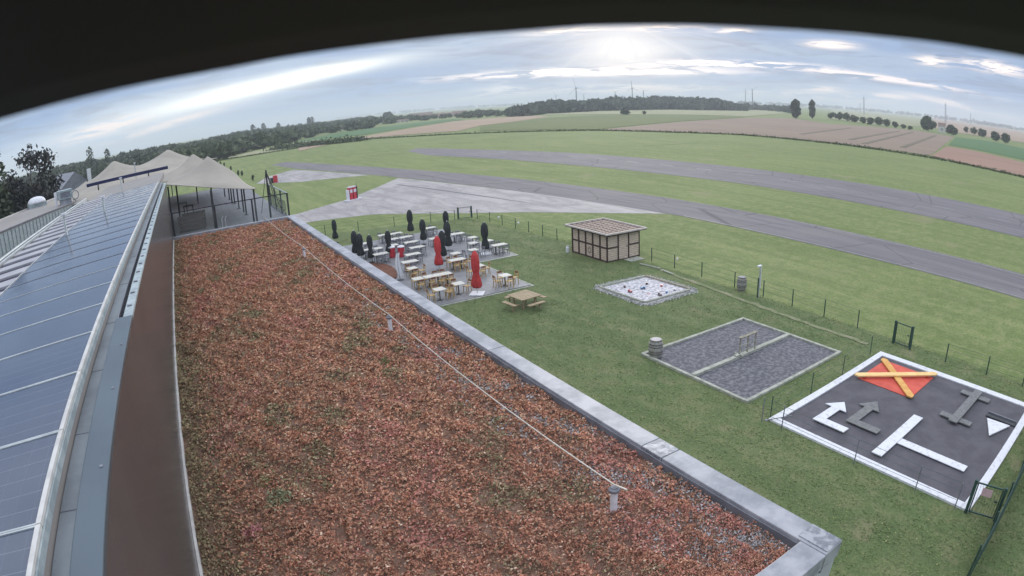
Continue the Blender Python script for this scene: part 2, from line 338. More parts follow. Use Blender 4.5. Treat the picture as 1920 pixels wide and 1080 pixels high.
# ---------------------------------------------------------------- ground, roads, fields
G = 9000
struct('ground', MB().sheet([(-G, -G), (G, -G), (G, G), (-G, G)], 0.0), 'field')
struct('lawn', MB().sheet([(5.9, -6), (30.9, -6), (30.7, 33), (30.0, 46), (29.2, 60), (17.2, 63.3), (5.9, 66)], .006), 'lawn')
struct('taxiway', MB().sheet([(54.6, -60), (54.5, 38), (53.9, 55), (50.7, 87), (45.0, 125), (40.0, 160), (34.0, 200), (28.5, 196), (30.6, 163), (37.3, 119.7), (43.4, 74.5), (46.4, 45), (46.5, -60)], .02), 'asphalt')
struct('runway', MB().sheet([(92, -120), (92.5, 45), (90.5, 71), (85.4, 118.9), (80, 145), (76.5, 165), (73.5, 183.5), (67, 176), (63, 150), (67.4, 115), (72.5, 56.6), (73.0, -120)], .02), 'asphalt')
dash = MB()
for k in range(-3, 20):
    y = k*9; x = 82.3 - (max(0, y-60)/100)**1.3*7
    dash.sheet([(x-.12, y), (x+.12, y), (x+.12, y+3.5), (x-.12, y+3.5)], .026)
struct('runway_marking', dash, pm('worn_white_marking', (.32, .32, .32), (.2, .2, .2), 1.0))
tm = MB()
tm.sheet([(46.8, -60), (46.95, -60), (46.85, 45), (46.7, 45)], .026); tm.sheet([(54.1, -60), (54.25, -60), (54.15, 38), (54.0, 38)], .026)
struct('taxiway_marking', tm, pm('worn_edge_line', (.30, .29, .25), (.18, .18, .17), 1.0))
struct('apron', MB().sheet([(46.2, 47), (46.2, 49.2), (43.3, 74.5), (38.5, 106.7), (31, 97), (23.3, 87.9), (14.6, 81.8), (5.9, 83), (5.9, 73.5), (15.3, 73.5), (22.2, 71.5), (30.2, 62.9), (35.2, 58.4), (42, 51)], .012), 'concrete')
struct('far_apron', MB().sheet(P((551, 318), (694, 328.5), (640, 333), (565, 341), (480, 345), (500, 332)), .012), 'concrete')
gut = at(744, 346), at(1000, 382)
struct('apron_drain', MB().bar((gut[0].x, gut[0].y, .014), (gut[1].x, gut[1].y, .014), .35, .012), 'black')
fields = [('wheat_field', 'wheat', ((1121, 244), (1285, 228), (1400, 221), (1485, 222), (1560, 233), (1640, 238), (1720, 245), (1789, 257), (1744, 292), (1640, 277), (1580, 270), (1400, 252.5), (1260, 248))),
          ('ploughed_field', 'redfield', ((1775, 275), (1830, 284), (1919, 305), (2080, 345), (2080, 385), (1919, 331), (1830, 312), (1746, 293))),
          ('crop_field', 'greencrop', ((1792, 258), (1850, 264), (1919, 279), (2080, 320), (2080, 342), (1919, 300), (1830, 281), (1778, 272))),
          ('pasture', 'pasture', ((900, 246), (900, 238), (1040, 220), (1130, 216), (1350, 218), (1398, 220.5), (1285, 227), (1118, 243))),
          ('stubble_field', 'stubble', ((560, 277), (620, 265), (690, 255), (850, 228), (960, 219), (1010, 217), (1030, 219), (960, 229), (900, 236), (860, 246), (690, 259), (650, 264), (560, 284))),
          ('meadow', 'greencrop', ((555, 266), (620, 252), (700, 240), (850, 223), (870, 225), (848, 227), (690, 252), (620, 260), (560, 272))),
          ('rough_verge', 'palefield', ((420, 297), (480, 283), (550, 268), (600, 262), (600, 266), (560, 278), (470, 291), (430, 299))),
          ('pale_field', 'palefield', ((1018, 216), (1020, 212.5), (1400, 205), (1480, 212), (1400, 219), (1350, 217), (1130, 215))),
          ('distant_field', 'palefield', ((1560, 205), (1660, 212.5), (1750, 221), (1740, 238), (1640, 234), (1550, 222))),
          ('distant_stubble', 'stubble', ((1750, 222), (1830, 233), (1920, 247), (2000, 262), (2000, 285), (1920, 268), (1800, 250), (1750, 240)))]
for i, (nm, mt, pts) in enumerate(fields):
    struct(nm, MB().sheet(P(*pts), .08+.02*i), mt)
tr = MB()
for pts in (((1595, 262), (1685, 246)), ((1692, 277), (1755, 254)), ((1502, 252), (1595, 240)), ((1620, 270), (1712, 248))):
    a, b = at(*pts[0]), at(*pts[1]); tr.bar((a.x, a.y, .12), (b.x, b.y, .12), 2.2, .1)
struct('tractor_track', tr, 'track')
mw = MB()
for a, b, wd in (((610, 296), (660, 290), 1.5), ((500, 325), (600, 300), 1.2), ((660, 290), (760, 280), 1.0), ((1205, 274), (1310, 268), 1.0), ((930, 257), (1010, 254), 1.2), ((460, 322), (585, 306), 1.0), ((800, 262), (900, 254), 1.5)):
    a, b = at(*a), at(*b); mw.bar((a.x, a.y, .01), (b.x, b.y, .01), wd, .012)
struct('mown_track', mw, pm('flattened_grass', (.10, .13, .045), (.14, .165, .06), .4, .95))
# foliage scatter: many small leaf clumps in one mesh
def quads_mesh(name, cen, size, mat, parent=None, cols=None, flat=0.0, seed=1, lay=False):
    rs = np.random.RandomState(seed); n = len(cen)
    a = rs.normal(size=(n, 3)); a[:, 2] *= (1-flat); a /= np.linalg.norm(a, axis=1)[:, None]+1e-9
    h = rs.normal(size=(n, 3))
    if lay: a[:, 2] *= .35; h = h*.35+np.array([0, 0, 1.0])
    b = np.cross(a, h); b /= np.linalg.norm(b, axis=1)[:, None]+1e-9
    s = (size*(.6+.8*rs.rand(n)))[:, None] if not np.isscalar(size) else size*(.6+.8*rs.rand(n))[:, None]
    v = np.stack([cen-a*s, cen-b*s*.55, cen+a*s, cen+b*s*.55], 1).reshape(-1, 3)
    me = bpy.data.meshes.new(name); me.vertices.add(4*n); me.vertices.foreach_set('co', v.astype(np.float32).ravel())
    me.loops.add(4*n); me.loops.foreach_set('vertex_index', np.arange(4*n, dtype=np.int32)); me.polygons.add(n)
    me.polygons.foreach_set('loop_start', np.arange(0, 4*n, 4, dtype=np.int32)); me.polygons.foreach_set('loop_total', np.full(n, 4, dtype=np.int32))
    me.update(calc_edges=True); me.materials.append(M[mat] if isinstance(mat, str) else mat)
    if cols is not None:
        ca = me.color_attributes.new('tint', 'FLOAT_COLOR', 'POINT'); cc = np.ones((4*n, 4), np.float32); cc[:, :3] = np.repeat(cols, 4, 0); ca.data.foreach_set('color', cc.ravel())
    o = bpy.data.objects.new(name, me); return link(o, parent)
def crown_points(n, rx, rz, zc, seed, lobes=9, rough=.35):
    rs = np.random.RandomState(seed); L = rs.normal(size=(lobes, 3)); L /= np.linalg.norm(L, axis=1)[:, None]; L *= .55*rs.rand(lobes, 1)**.3
    R_ = .35+.25*rs.rand(lobes); k = rs.randint(lobes, size=n); d = rs.normal(size=(n, 3)); d /= np.linalg.norm(d, axis=1)[:, None]
    p = L[k]+d*(R_[k]*(1-rough*rs.rand(n)**2))[:, None]
    return p*np.array([rx, rx, rz])+np.array([0, 0, zc])
def scatter_wood(name, spots, label, cat, leafmat, seed, per=90):
    rs = np.random.RandomState(seed); cs, ss = [], []
    for i, (x, y, z, h, r) in enumerate(spots):
        c = crown_points(per, r, h*.5, z+h*.52, seed+i, 6)+np.array([x, y, 0.0]); cs.append(c); ss.append(np.full(per, max(.7, r*.30)))
    o = quads_mesh(name, np.concatenate(cs), np.concatenate(ss), leafmat, seed=seed); return tag(o, label, cat, kind='stuff')
def interp(px, tab):
    for (x0, y0), (x1, y1) in zip(tab, tab[1:]):
        if x0 <= px <= x1: return y0+(y1-y0)*(px-x0)/(x1-x0)
    return tab[0][1] if px < tab[0][0] else tab[-1][1]
def horiz(px): return interp(px, [(0, 336.6), (120, 307), (240, 281.6), (360, 259.7), (480, 241), (600, 225.3), (720, 212.6), (840, 202.6), (960, 195.3), (1080, 190.7), (1200, 188.8), (1320, 189.7), (1440, 193.5), (1560, 200.2), (1680, 210.2), (1800, 223.6), (1920, 241)])
def wood_spots(x0, x1, base, skyl, n, depth, seed, r=(4, 8)):
    q = random.Random(seed); out = []
    for i in range(n):
        px = q.uniform(x0, x1); b = at(px, interp(px, base)); d0 = math.hypot(b.x, b.y); k = (i/n)
        d = d0*(1+depth*k); ang = math.atan2(b.x, b.y); top = HC+d*(horiz(px)-interp(px, skyl))/1150.0
        # trees thin out and step up towards the skyline
        h = min(45, max(5.0, top*(.62+.38*k)*q.uniform(.82, 1.03))); rr = q.uniform(*r)
        out.append((d*math.sin(ang), d*math.cos(ang), 0, h, rr))
    return out
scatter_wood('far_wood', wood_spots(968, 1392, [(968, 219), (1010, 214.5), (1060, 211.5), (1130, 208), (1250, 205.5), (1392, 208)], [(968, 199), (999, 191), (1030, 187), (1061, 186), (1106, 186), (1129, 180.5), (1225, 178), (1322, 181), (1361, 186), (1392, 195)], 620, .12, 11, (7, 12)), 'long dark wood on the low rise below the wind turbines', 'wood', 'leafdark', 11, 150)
scatter_wood('valley_wood', wood_spots(300, 700, [(300, 330), (395, 305), (480, 281), (547, 267), (605, 253), (663, 245), (700, 241)], [(300, 276), (380, 262), (422, 250), (473, 241), (522, 238), (563, 232), (597, 227), (622, 226), (700, 216)], 620, 1.6, 12, (5, 10)), 'dark wooded valley edge behind the beige tents and the grass field', 'wood', 'leaf', 12, 170)
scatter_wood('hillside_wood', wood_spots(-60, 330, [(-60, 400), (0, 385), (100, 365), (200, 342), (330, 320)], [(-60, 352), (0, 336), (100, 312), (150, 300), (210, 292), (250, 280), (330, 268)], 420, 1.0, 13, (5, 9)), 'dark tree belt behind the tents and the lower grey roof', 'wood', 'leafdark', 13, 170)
scatter_wood('hedge_line', wood_spots(700, 970, [(700, 236), (760, 229), (850, 222), (900, 221), (970, 217)], [(700, 217), (760, 214), (800, 214), (850, 209), (900, 205), (970, 204)], 90, .35, 14, (4, 8)), 'line of trees and hedges around the far farm sheds', 'hedge', 'leaf', 14, 120)
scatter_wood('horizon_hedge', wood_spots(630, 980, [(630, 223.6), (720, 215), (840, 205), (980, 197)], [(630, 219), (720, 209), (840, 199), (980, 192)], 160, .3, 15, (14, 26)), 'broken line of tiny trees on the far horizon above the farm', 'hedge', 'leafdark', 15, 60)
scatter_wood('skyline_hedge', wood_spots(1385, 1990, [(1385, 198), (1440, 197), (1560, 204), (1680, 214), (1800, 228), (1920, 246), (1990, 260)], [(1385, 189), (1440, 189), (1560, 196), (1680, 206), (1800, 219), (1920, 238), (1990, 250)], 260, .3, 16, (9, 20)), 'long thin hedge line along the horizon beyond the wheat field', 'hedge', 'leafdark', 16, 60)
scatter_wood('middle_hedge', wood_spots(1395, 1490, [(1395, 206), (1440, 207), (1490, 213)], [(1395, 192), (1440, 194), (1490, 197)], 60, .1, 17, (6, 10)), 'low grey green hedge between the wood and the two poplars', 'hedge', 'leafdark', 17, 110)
# rough verge bank along the airfield boundary
bd = [(400, 303), (460, 294), (540, 281), (600, 271), (681, 262), (780, 256), (960, 248), (1121, 245), (1260, 248.5), (1400, 254), (1580, 272), (1744, 296), (1830, 313), (1919, 333), (2060, 378)]
pts = [at(*p) for p in bd]; cen = []
rs = np.random.RandomState(3)
for a, b in zip(pts, pts[1:]):
    L = (b-a).length; n = int(L*26)
    for k in range(n):
        t = rs.rand(); p = a.lerp(b, t); cen.append((p.x+rs.normal()*.9, p.y+rs.normal()*.9, abs(rs.normal())*.25))
tag(quads_mesh('verge_grass', np.array(cen), .28, leaf('rank_grass', (.09, .11, .055), (.13, .145, .075)), seed=4), 'dark rough grass bank along the edge of the mown airfield', 'verge', kind='stuff')
cen = []
for k in range(3200):
    a = at(520+k/3200*160, 281-k/3200*17); cen.append((a.x+rs.normal()*2.5, a.y+4+rs.normal()*3, abs(rs.normal())*1.0))
tag(quads_mesh('bramble_bank', np.array(cen), .7, 'leaf', seed=5), 'low bramble bank beside the beige stubble on the left', 'scrub', kind='stuff')
# grass tufts give the near turf its grain
def tint_mat(name, spec=.15):
    m, t, b = newmat(name); setb(b, .85, 0, spec); v = t.new('ShaderNodeVertexColor'); v.layer_name = 'tint'; t.l.new(v.outputs[0], b.inputs['Base Color']); return m
def wave(x, y, s, seed):
    r = np.random.RandomState(seed); o = np.zeros_like(x)
    for k in range(9):
        a = r.rand()*6.28; f = s*(1+.7*k); o += np.sin((x*np.cos(a)+y*np.sin(a))*f+r.rand()*6.28)/(1+.4*k)
    return o/2.6
def turf(name, n, x0, x1, y0, y1, size, base, label, seed, holes=(), ypow=1.0):
    rs = np.random.RandomState(seed); x = x0+(x1-x0)*rs.rand(n); y = y0+(y1-y0)*rs.rand(n)**ypow; k = np.ones(n, bool)
    for (a, b, c, d) in holes: k &= ~((x > a) & (x < b) & (y > c) & (y < d))
    k &= rs.rand(n) < np.clip(.6+.55*wave(x, y, 2.3, seed+1), .15, 1); x, y = x[k], y[k]; n = len(x)
    g = wave(x, y, .35, seed+2)[:, None]; c = np.array(base)*(1+.22*g*np.array([1.2, 1, 1.0]))*(.68+.56*rs.rand(n, 1))
    dry = rs.rand(n) < .06; c[dry] = np.array([.27, .25, .13])*(.6+.7*rs.rand(dry.sum(), 1))
    z = .015+size*.5*rs.rand(n)
    return tag(quads_mesh(name, np.stack([x, y, z], 1), size, tint_mat(name+'_tint'), cols=np.clip(c, .01, .8), seed=seed, lay=True), label, 'grass', kind='stuff')
turf('lawn_turf', 200000, 5.95, 31.0, -3, 60, .042, (.162, .208, .082), 'short green lawn grass around the play pit and the gravel court', 71, ((18.3, 28.45, 3.1, 12.5), (18.75, 26.75, 13.9, 20.8), (23.9, 28.5, 26.1, 30.9), (28.4, 31.8, 35.2, 39.9), (5, 20.95, 33.8, 56.3), (20.9, 24.65, 41.7, 56.3)), 1.25)
# ---------------------------------------------------------------- trees one can tell apart
def tree_mesh(seed, rx, h, leafmat, n=1400, trunk=.18, lobes=9, rz=None, leafsize=None, column=False):
    rz = rz or h*.49
    tb = MB(); q = random.Random(seed); tb.tube((0, 0, -.1), (0, 0, h*.45), h*trunk*.12, h*.012, 8)
    for k in range(7):
        a = q.uniform(0, 6.28); z0 = h*q.uniform(.2, .4); tb.tube((0, 0, z0), (math.cos(a)*rx*.6, math.sin(a)*rx*.6, z0+h*q.uniform(.15, .35)), h*.01, h*.003, 5)
    if column:
        rs = np.random.RandomState(seed); zc = rs.rand(n)*2-1; a = rs.rand(n)*6.283; r = rx*(1-abs(zc)**6)*(.8+.2*np.sin(a*3+zc*5))*rs.rand(n)**.4
        return tb, np.stack([r*np.cos(a), r*np.sin(a), h*.53+zc*h*.47], 1), leafsize or rx*.22
    return tb, crown_points(n, rx, rz, h-rz*.98, seed, lobes), leafsize or rx*.15
def make_tree(loc, rx, h, leafmat, label, cat='tree', group=None, name='tree', **kw):
    tb, cp, ls = tree_mesh(kw.pop('seed', 5), rx, h, leafmat, **kw)
    e = empty(name, loc, 0, label, cat, group); tb.build('trunk', 'bark', e)
    quads_mesh('crown', cp, ls, leafmat, e, seed=int(h*10)); return e
def place_tree(px, py, wpx, hpx, leafmat, label, group=None, name='tree', **kw):
    b = at(px, py); d = b.xy.length; slant = math.hypot(d, HC); return make_tree((b.x, b.y, 0), wpx/1130*slant/2*1.12, hpx/1130*slant*.98, leafmat, label, 'tree', group, name, **kw)
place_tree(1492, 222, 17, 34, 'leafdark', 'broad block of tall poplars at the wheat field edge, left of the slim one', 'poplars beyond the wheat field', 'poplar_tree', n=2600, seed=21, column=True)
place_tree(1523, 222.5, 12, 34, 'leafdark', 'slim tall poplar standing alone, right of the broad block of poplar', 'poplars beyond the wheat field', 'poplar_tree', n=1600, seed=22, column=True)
hx = [(1560, 225, 16, 15), (1574, 226, 18, 17), (1588, 228, 18, 17), (1602, 230, 18, 15), (1618, 232, 16, 14), (1632, 234, 17, 15), (1648, 236, 18, 16), (1663, 238, 16, 14), (1678, 240, 14, 12), (1693, 242, 12, 9), (1706, 244, 12, 8)]
for i, (x, y, a, b) in enumerate(hx):
    place_tree(x, y, a, b, 'leaf', f'{ORD[i]} round tree from the left in the row behind the wheat field', 'row of round trees behind the wheat', seed=30+i, n=650, rz=None)
place_tree(1741, 246, 29, 29, 'leaf', 'large round tree hugging the left side of the small white house', None, seed=50, n=1600)
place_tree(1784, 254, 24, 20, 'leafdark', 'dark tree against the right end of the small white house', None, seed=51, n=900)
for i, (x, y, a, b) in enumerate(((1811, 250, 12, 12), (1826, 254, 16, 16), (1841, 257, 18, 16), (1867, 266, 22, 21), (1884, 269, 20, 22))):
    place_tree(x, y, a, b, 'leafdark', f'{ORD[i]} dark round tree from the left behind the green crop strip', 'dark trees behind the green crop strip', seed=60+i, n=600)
place_tree(1172, 215, 22, 11, 'leafdark', 'wide dark bush cluster in the pale field below the far wood', None, 'bush', seed=70, n=500)
place_tree(1207, 215, 9, 8, 'leafdark', 'small dark bush right of the wide bush cluster in the pale field', None, 'bush', seed=71, n=300)
place_tree(521, 273, 18, 26, 'leafpale', 'pale green round tree standing in front of the valley wood', None, seed=72, n=900)
place_tree(549, 266, 16, 22, 'leaf', 'dark green tree just right of the pale round tree by the stubble', None, seed=73, n=700)
place_tree(422, 299, 16, 14, 'leafpale', 'pale bushy tree at the left end of the airfield boundary', None, seed=74, n=600)
place_tree(728, 226, 20, 17, 'leafdark', 'dark round tree left of the long brown farm shed', None, seed=75, n=600)
for i, (x, d, hpx) in enumerate(((475, 900, 12), (495, 900, 12), (523, 950, 9), (580, 1000, 12), (586, 1000, 12), (170, 330, 34), (202, 360, 24))):
    p = far(x, horiz(x)+12, d); h = 12+d*((hpx-4)/1150) if i < 5 else 12+d*((hpx-14)/1150)
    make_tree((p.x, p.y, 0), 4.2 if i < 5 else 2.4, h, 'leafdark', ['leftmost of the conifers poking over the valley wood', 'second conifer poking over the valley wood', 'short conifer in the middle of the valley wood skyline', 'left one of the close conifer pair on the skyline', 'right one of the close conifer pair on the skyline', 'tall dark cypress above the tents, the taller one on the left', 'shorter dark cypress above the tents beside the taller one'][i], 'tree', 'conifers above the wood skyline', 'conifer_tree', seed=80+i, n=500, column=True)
# big tree at the left, loose crown over a dense base
bt = far(58, 345, 74)
e = empty('garden_tree', (bt.x, bt.y, 0), 0, 'large ragged dark tree left of the beige tents with sky through its crown', 'tree')
tb = MB(); q = random.Random(9); ends = []
tb.tube((0, 0, -.1), (0, 0, 8), .35, .2, 10)
for k in range(26):
    a = q.uniform(0, 6.28); z0 = q.uniform(4, 9); r = q.uniform(1.5, 4.6); z1 = z0+q.uniform(2.5, 6.5)*(1-r/9)
    p = Vector((math.cos(a)*r, math.sin(a)*r, min(z1, 16.2))); tb.tube((0, 0, z0), p, .09, .03, 5); ends.append(p)
    for j in range(4):
        p2 = p+Vector((q.uniform(-1.2, 1.2), q.uniform(-1.2, 1.2), q.uniform(0, 1.6))); tb.tube(p, p2, .03, .012, 4); ends.append(p2)
tb.build('trunk', 'bark', e)
rs = np.random.RandomState(8); E_ = np.array([tuple(p) for p in ends])
loose = E_[rs.randint(len(E_), size=3600)]+rs.normal(size=(3600, 3))*.36
dense = crown_points(9000, 7.4, 3.6, 7.6, 33, 14)
quads_mesh('crown', np.concatenate([loose, dense]), .24, leaf('garden_foliage', (.035, .034, .044), (.055, .048, .055)), e, seed=9)
make_tree(tuple(far(-10, 380, 60).xy)+(0,), 2.6, 16.0, 'leafdark', 'dark tree cut by the left edge of the view beyond the grey roof', 'tree', seed=91, n=1200)
# ---------------------------------------------------------------- turbines, masts, far buildings
def turbine(px, dist, hpx, spread, rot, label):
    p = far(px, horiz(px), dist); top = HC+dist*hpx/1150.0
    e = empty('wind_turbine', (p.x, p.y, 0), math.atan2(-p.x, -p.y)*-1, label, 'wind turbine', 'wind turbines on the horizon')
    MB().tube((0, 0, 0), (0, 0, top), top*.036, top*.024, 10).build('tower', 'turbine', e)
    MB().box(-top*.02, top*.02, -top*.045, top*.03, top*.985, top*1.02).build('nacelle', 'turbine', e, bevel=top*.005)
    for k in range(3):
        a = rot+k*2.0944; L = top*spread; dx_, dz_ = math.sin(a), math.cos(a)
        m = MB(); m.bar((0, -top*.05, top), (dx_*L*.2, -top*.05, top+dz_*L*.2), top*.034, top*.02); m.bar((dx_*L*.2, -top*.05, top+dz_*L*.2), (dx_*L, -top*.05, top+dz_*L), top*.022, top*.01)
        m.build('blade', 'turbine', e)
turbine(1081, 1150, 26, .50, .25, 'largest wind turbine standing above the left part of the far wood')
turbine(1043, 1900, 13, .35, .5, 'tiny wind turbine left of the largest one')
turbine(1095, 1900, 13, .35, 1.2, 'tiny wind turbine just right of the largest one')
turbine(1154, 1700, 17, .35, .9, 'thin wind turbine midway above the far wood')
turbine(1186, 1300, 24, .38, .1, 'second largest wind turbine against the bright cloud')
turbine(1207, 1700, 18, .35, .7, 'thin wind turbine just right of the second largest one')
turbine(1411, 1500, 24, .30, 1.0, 'wind turbine on the horizon left of the poplars')
turbine(1398, 2100, 20, .30, 1.9, 'faint wind turbine left of the one near the poplars')
def mast(px, dist, hpx, label):
    p = far(px, horiz(px), dist); top = HC+dist*hpx/1150.0; e = empty('radio_mast', (p.x, p.y, 0), 0, label, 'mast', 'masts on the right horizon')
    m = MB(); r = top*.026
    for k in range(3):
        a = k*2.094; m.tube((math.cos(a)*r*1.6, math.sin(a)*r*1.6, 0), (math.cos(a)*r, math.sin(a)*r, top), r*.45, r*.35, 5)
    for j in range(14): m.box(-r*1.4, r*1.4, -r*1.4, r*1.4, top*j/14, top*j/14+r*.4)
    m.build('lattice', 'turbine', e); MB().tube((0, 0, top*.97), (0, 0, top*1.08), r*.3, r*.2, 5).build('antenna', 'turbine', e)
mast(1620, 1500, 22, 'tall thin mast on the horizon above the row of round trees')
mast(1613, 1900, 10, 'short mast beside the tall thin mast on the horizon')
mast(1773, 1400, 24, 'tall thin mast above the small white house')
mast(1820, 1900, 13, 'short mast on the horizon above the dark round trees')
def house(px, py, wpx, hpx, ratio, label, wallm='farwall', roofm='farroof', rot=None, windows=3, name='house', dl=.8):
    b = at(px, py); d = b.xy.length; wd = wpx/1130*d; h = hpx/1130*d; yaw = -math.atan2(b.x, b.y) if rot is None else rot
    e = empty(name, (b.x, b.y, 0), yaw, label, 'building'); dp = wd*dl; hw = h*ratio
    MB().box(-wd/2, wd/2, 0, dp, -.2, hw).build('wall', wallm, e)
    m = MB(); o = wd*.03; m.add([(-wd/2-o, -o, hw+.003), (wd/2+o, -o, hw+.003), (wd/2+o, dp+o, hw+.003), (-wd/2-o, dp+o, hw+.003), (-wd/2-o, dp/2, h), (wd/2+o, dp/2, h)], [(0, 1, 5, 4), (2, 3, 4, 5), (0, 4, 3), (1, 2, 5), (3, 2, 1, 0)]); m.build('roof', roofm, e)
    for k in range(windows):
        x = -wd/2+wd*(k+.5)/windows; MB().box(x-wd*.06, x+wd*.06, -.06, .02, hw*.35, hw*.7).build('window', 'black', e)
    return e
house(1766, 249, 14, 17, .66, 'small white house with dark roof beside the large round tree', windows=1, dl=1.3)
house(818, 221.5, 64, 8.5, .5, 'long low farm shed with pale wall and brown roof, the largest', windows=0, name='farm_shed', dl=.3)
house(790, 219.5, 40, 8, .4, 'brown roofed farm shed behind the long pale one, to its left', windows=0, name='farm_shed', dl=.5)
house(755, 229.5, 22, 5.5, .6, 'small white farm building left of the long sheds', windows=3, dl=.5)
house(862, 216, 26, 8, .4, 'brown roofed farm shed right of the long pale one', windows=0, name='farm_shed', dl=.5)
house(952, 217, 5, 4.5, .7, 'tiny white hut at the left end of the far wood', windows=1)
house(598, 249, 20, 9, .5, 'pale house half hidden among the valley trees', windows=3, dl=.6)
house(637, 245, 13, 8, .5, 'second pale house to the right among the valley trees', windows=2, dl=.6)
house(1404, 196, 22, 5, .7, 'low grey hangar on the horizon under the turbine near the poplars', windows=0, name='hangar', dl=.4)
hv = far(128, 352, 95); e = empty('cottage', (hv.x, hv.y, 0), .5, 'dark roofed cottage with a pale gable pipe behind the tents', 'building')
MB().box(-3, 3, -4, 4, 0, 8.0).build('wall', 'wall', e)
MB().add([(-3.3, -4.2, 8.01), (3.3, -4.2, 8.01), (3.3, 4.2, 8.01), (-3.3, 4.2, 8.01), (0, -4.2, 10.6), (0, 4.2, 10.6)], [(0, 1, 4), (2, 3, 5), (1, 2, 5, 4), (3, 0, 4, 5), (3, 2, 1, 0)]).build('roof', 'zincdark', e)
MB().box(2.0, 2.5, -4.5, -4.1, 7, 10.6).build('chimney', 'white', e)
# ================================================================ the clubhouse
ZR = 6.85; FU = -1.0; V0, V1 = 2.5, 34.1
cb = empty('clubhouse', (0, 0, 0), 0, 'modern clubhouse with flat planted roof, bronze glass upper wall and solar roof', 'building')
MB().box(FU, 5.88, V0+.03, V1-.03, 0, ZR-.15).build('lower_wall', 'wall', cb)
MB().box(FU, 5.56, V0+.32, V1-.3, ZR-.149, ZR-.02).build('flat_roof', pm('roof_substrate', (.13, .075, .055), (.20, .12, .085), 3, .95, bumps=.6), cb)
# parapet copings butt end to end, slight seams between lengths
ys = [V0, 5.55, 6.0, 10.8, 15.5, 20.2, 24.9, 29.6, V1]
for i, (a, b) in enumerate(zip(ys, ys[1:])):
    o = MB().box(5.53, 5.91, a+.006, b-.006, ZR-.10, 7.0+.0).build('parapet_coping', 'zincpatch' if i == 1 or i == 0 and False else 'zinc', cb, bevel=.012)
    MB().box(5.50, 5.526, a, b, ZR-.14, ZR+.10).build('coping_upstand', 'zincdark', o)
for (x0, x1, y0, y1) in ((1.6, 5.525, V0, V0+.42), (-.99, 1.59, V0, V0+.42), (-.99, 2.2, V1-.34, V1), (2.21, 5.525, V1-.34, V1)):
    MB().box(x0, x1, y0, y1, ZR-.10, 7.0-.004).build('parapet_coping', 'zinc', cb, bevel=.012)
MB().box(5.58, 5.9, V0+.02, V0+.5, 7.004, 7.012).build('corner_flashing', 'zincpatch', cb)
MB().box(FU+.003, FU+.045, V0+.42, V1-.34, ZR-.1, ZR+.05).build('wall_flashing', 'strip', cb)
# glass upper wall
ZC = 9.93
pan = [-1.0]+[-1.0+3.55*k for k in range(1, 11)]
for a, b in zip(pan, pan[1:]):
    MB().box(FU-.06, FU, a+.004, b-.004, ZR-.1, ZC-.062).build('facade_panel', 'facade', cb)
MB().box(-1.35, FU-.07, -1.0, V1, ZR-.1, ZC-.13).build('inner_wall', 'black', cb)
mcop = MB().box(-1.225, -.992, -3, 8.1, ZC-.06, ZC).build('steel_coping', 'steel', cb, bevel=.01)
for y in (2.2, 4.1, 5.6, 6.9): MB().lathe([(.018, 0), (.018, .006), (.008, .012)], 10, (-1.06, y, ZC+.0)).build('rivet', 'zincdark', mcop)
far_cap = MB().box(-1.13, -.992, 8.11, V1, ZC-.06, ZC-.005).build('edge_cap', 'whitecap', cb, bevel=.008)
for k in range(33): MB().box(-1.10, -1.03, 8.6+k*.76, 8.66+k*.76, ZC-.004, ZC+.012).build('cap_clip', 'zincdark', far_cap)
MB().box(-1.23, -1.215, -3, 35.4, ZC-.14, ZC-.04).build('gutter_edge', 'zincdark', cb)
g = MB().box(-1.40, -1.232, -3, 36, ZC-.16, ZC-.075).build('roof_gutter', 'membrane', cb)
for y in (.8, 1.9, 2.7, 3.7, 4.9, 6.4, 8.2, 10.5, 13, 16, 20): MB().box(-1.398, -1.24, y, y+.012, ZC-.074, ZC-.070).build('seam', 'zincdark', g)
def zpv(u): return 12-(1.95+.067*(abs(u)-1.41))
# roof slab under panels, sloping gently away
def slab(x0, x1, y0, y1, dz0, dz1, name, mat, parent):
    m = MB(); a, b = zpv(x0), zpv(x1)
    m.add([(x0, y0, a+dz0), (x1, y0, b+dz0), (x1, y1, b+dz0), (x0, y1, a+dz0), (x0, y0, a+dz1), (x1, y0, b+dz1), (x1, y1, b+dz1), (x0, y1, a+dz1)],
          [(3, 2, 1, 0), (4, 5, 6, 7), (0, 1, 5, 4), (1, 2, 6, 5), (2, 3, 7, 6), (3, 0, 4, 7)]); return m.build(name, mat, parent)
slab(-5.95, -1.41, -3, 46.2, -.45, -.10, 'upper_roof', 'beige', cb)
MB().box(-6.0, -1.36, -3, 46, 0, 9.2).build('upper_wall', 'wall', cb)
# solar array
sa = empty('solar_array', (0, 0, 0), 0, 'long row of blue black solar panels on the clubhouse roof', 'solar array')
NP = 25
for k in range(-2, NP):
    y = .61+1.33*k
    if y > 34.4: break
    s_ = slab(-4.22, -1.45, y+.022, y+1.308, -.035, 0.0, 'solar_panel', 'solar', sa)
    f = MB(); z0, z1 = zpv(-4.22), zpv(-1.45)
    for yy in (y+.003, y+1.309):
        f.add([(-4.22, yy, z0-.03), (-1.45, yy, z1-.03), (-1.45, yy+.018, z1-.03), (-4.22, yy+.018, z0-.03), (-4.22, yy, z0+.008), (-1.45, yy, z1+.008), (-1.45, yy+.018, z1+.008), (-4.22, yy+.018, z0+.008)], [(3, 2, 1, 0), (4, 5, 6, 7), (0, 1, 5, 4), (1, 2, 6, 5), (2, 3, 7, 6), (3, 0, 4, 7)])
    f.build('frame', 'alu' if y < 11 else 'zincdark', s_)
    slab(-1.447, -1.405, y+.004, y+1.322, -.06, .012, 'edge_rail', 'strip', sa)
slab(-4.27, -4.235, -2, 34.9, -.06, .012, 'edge_rail', 'alu', sa)
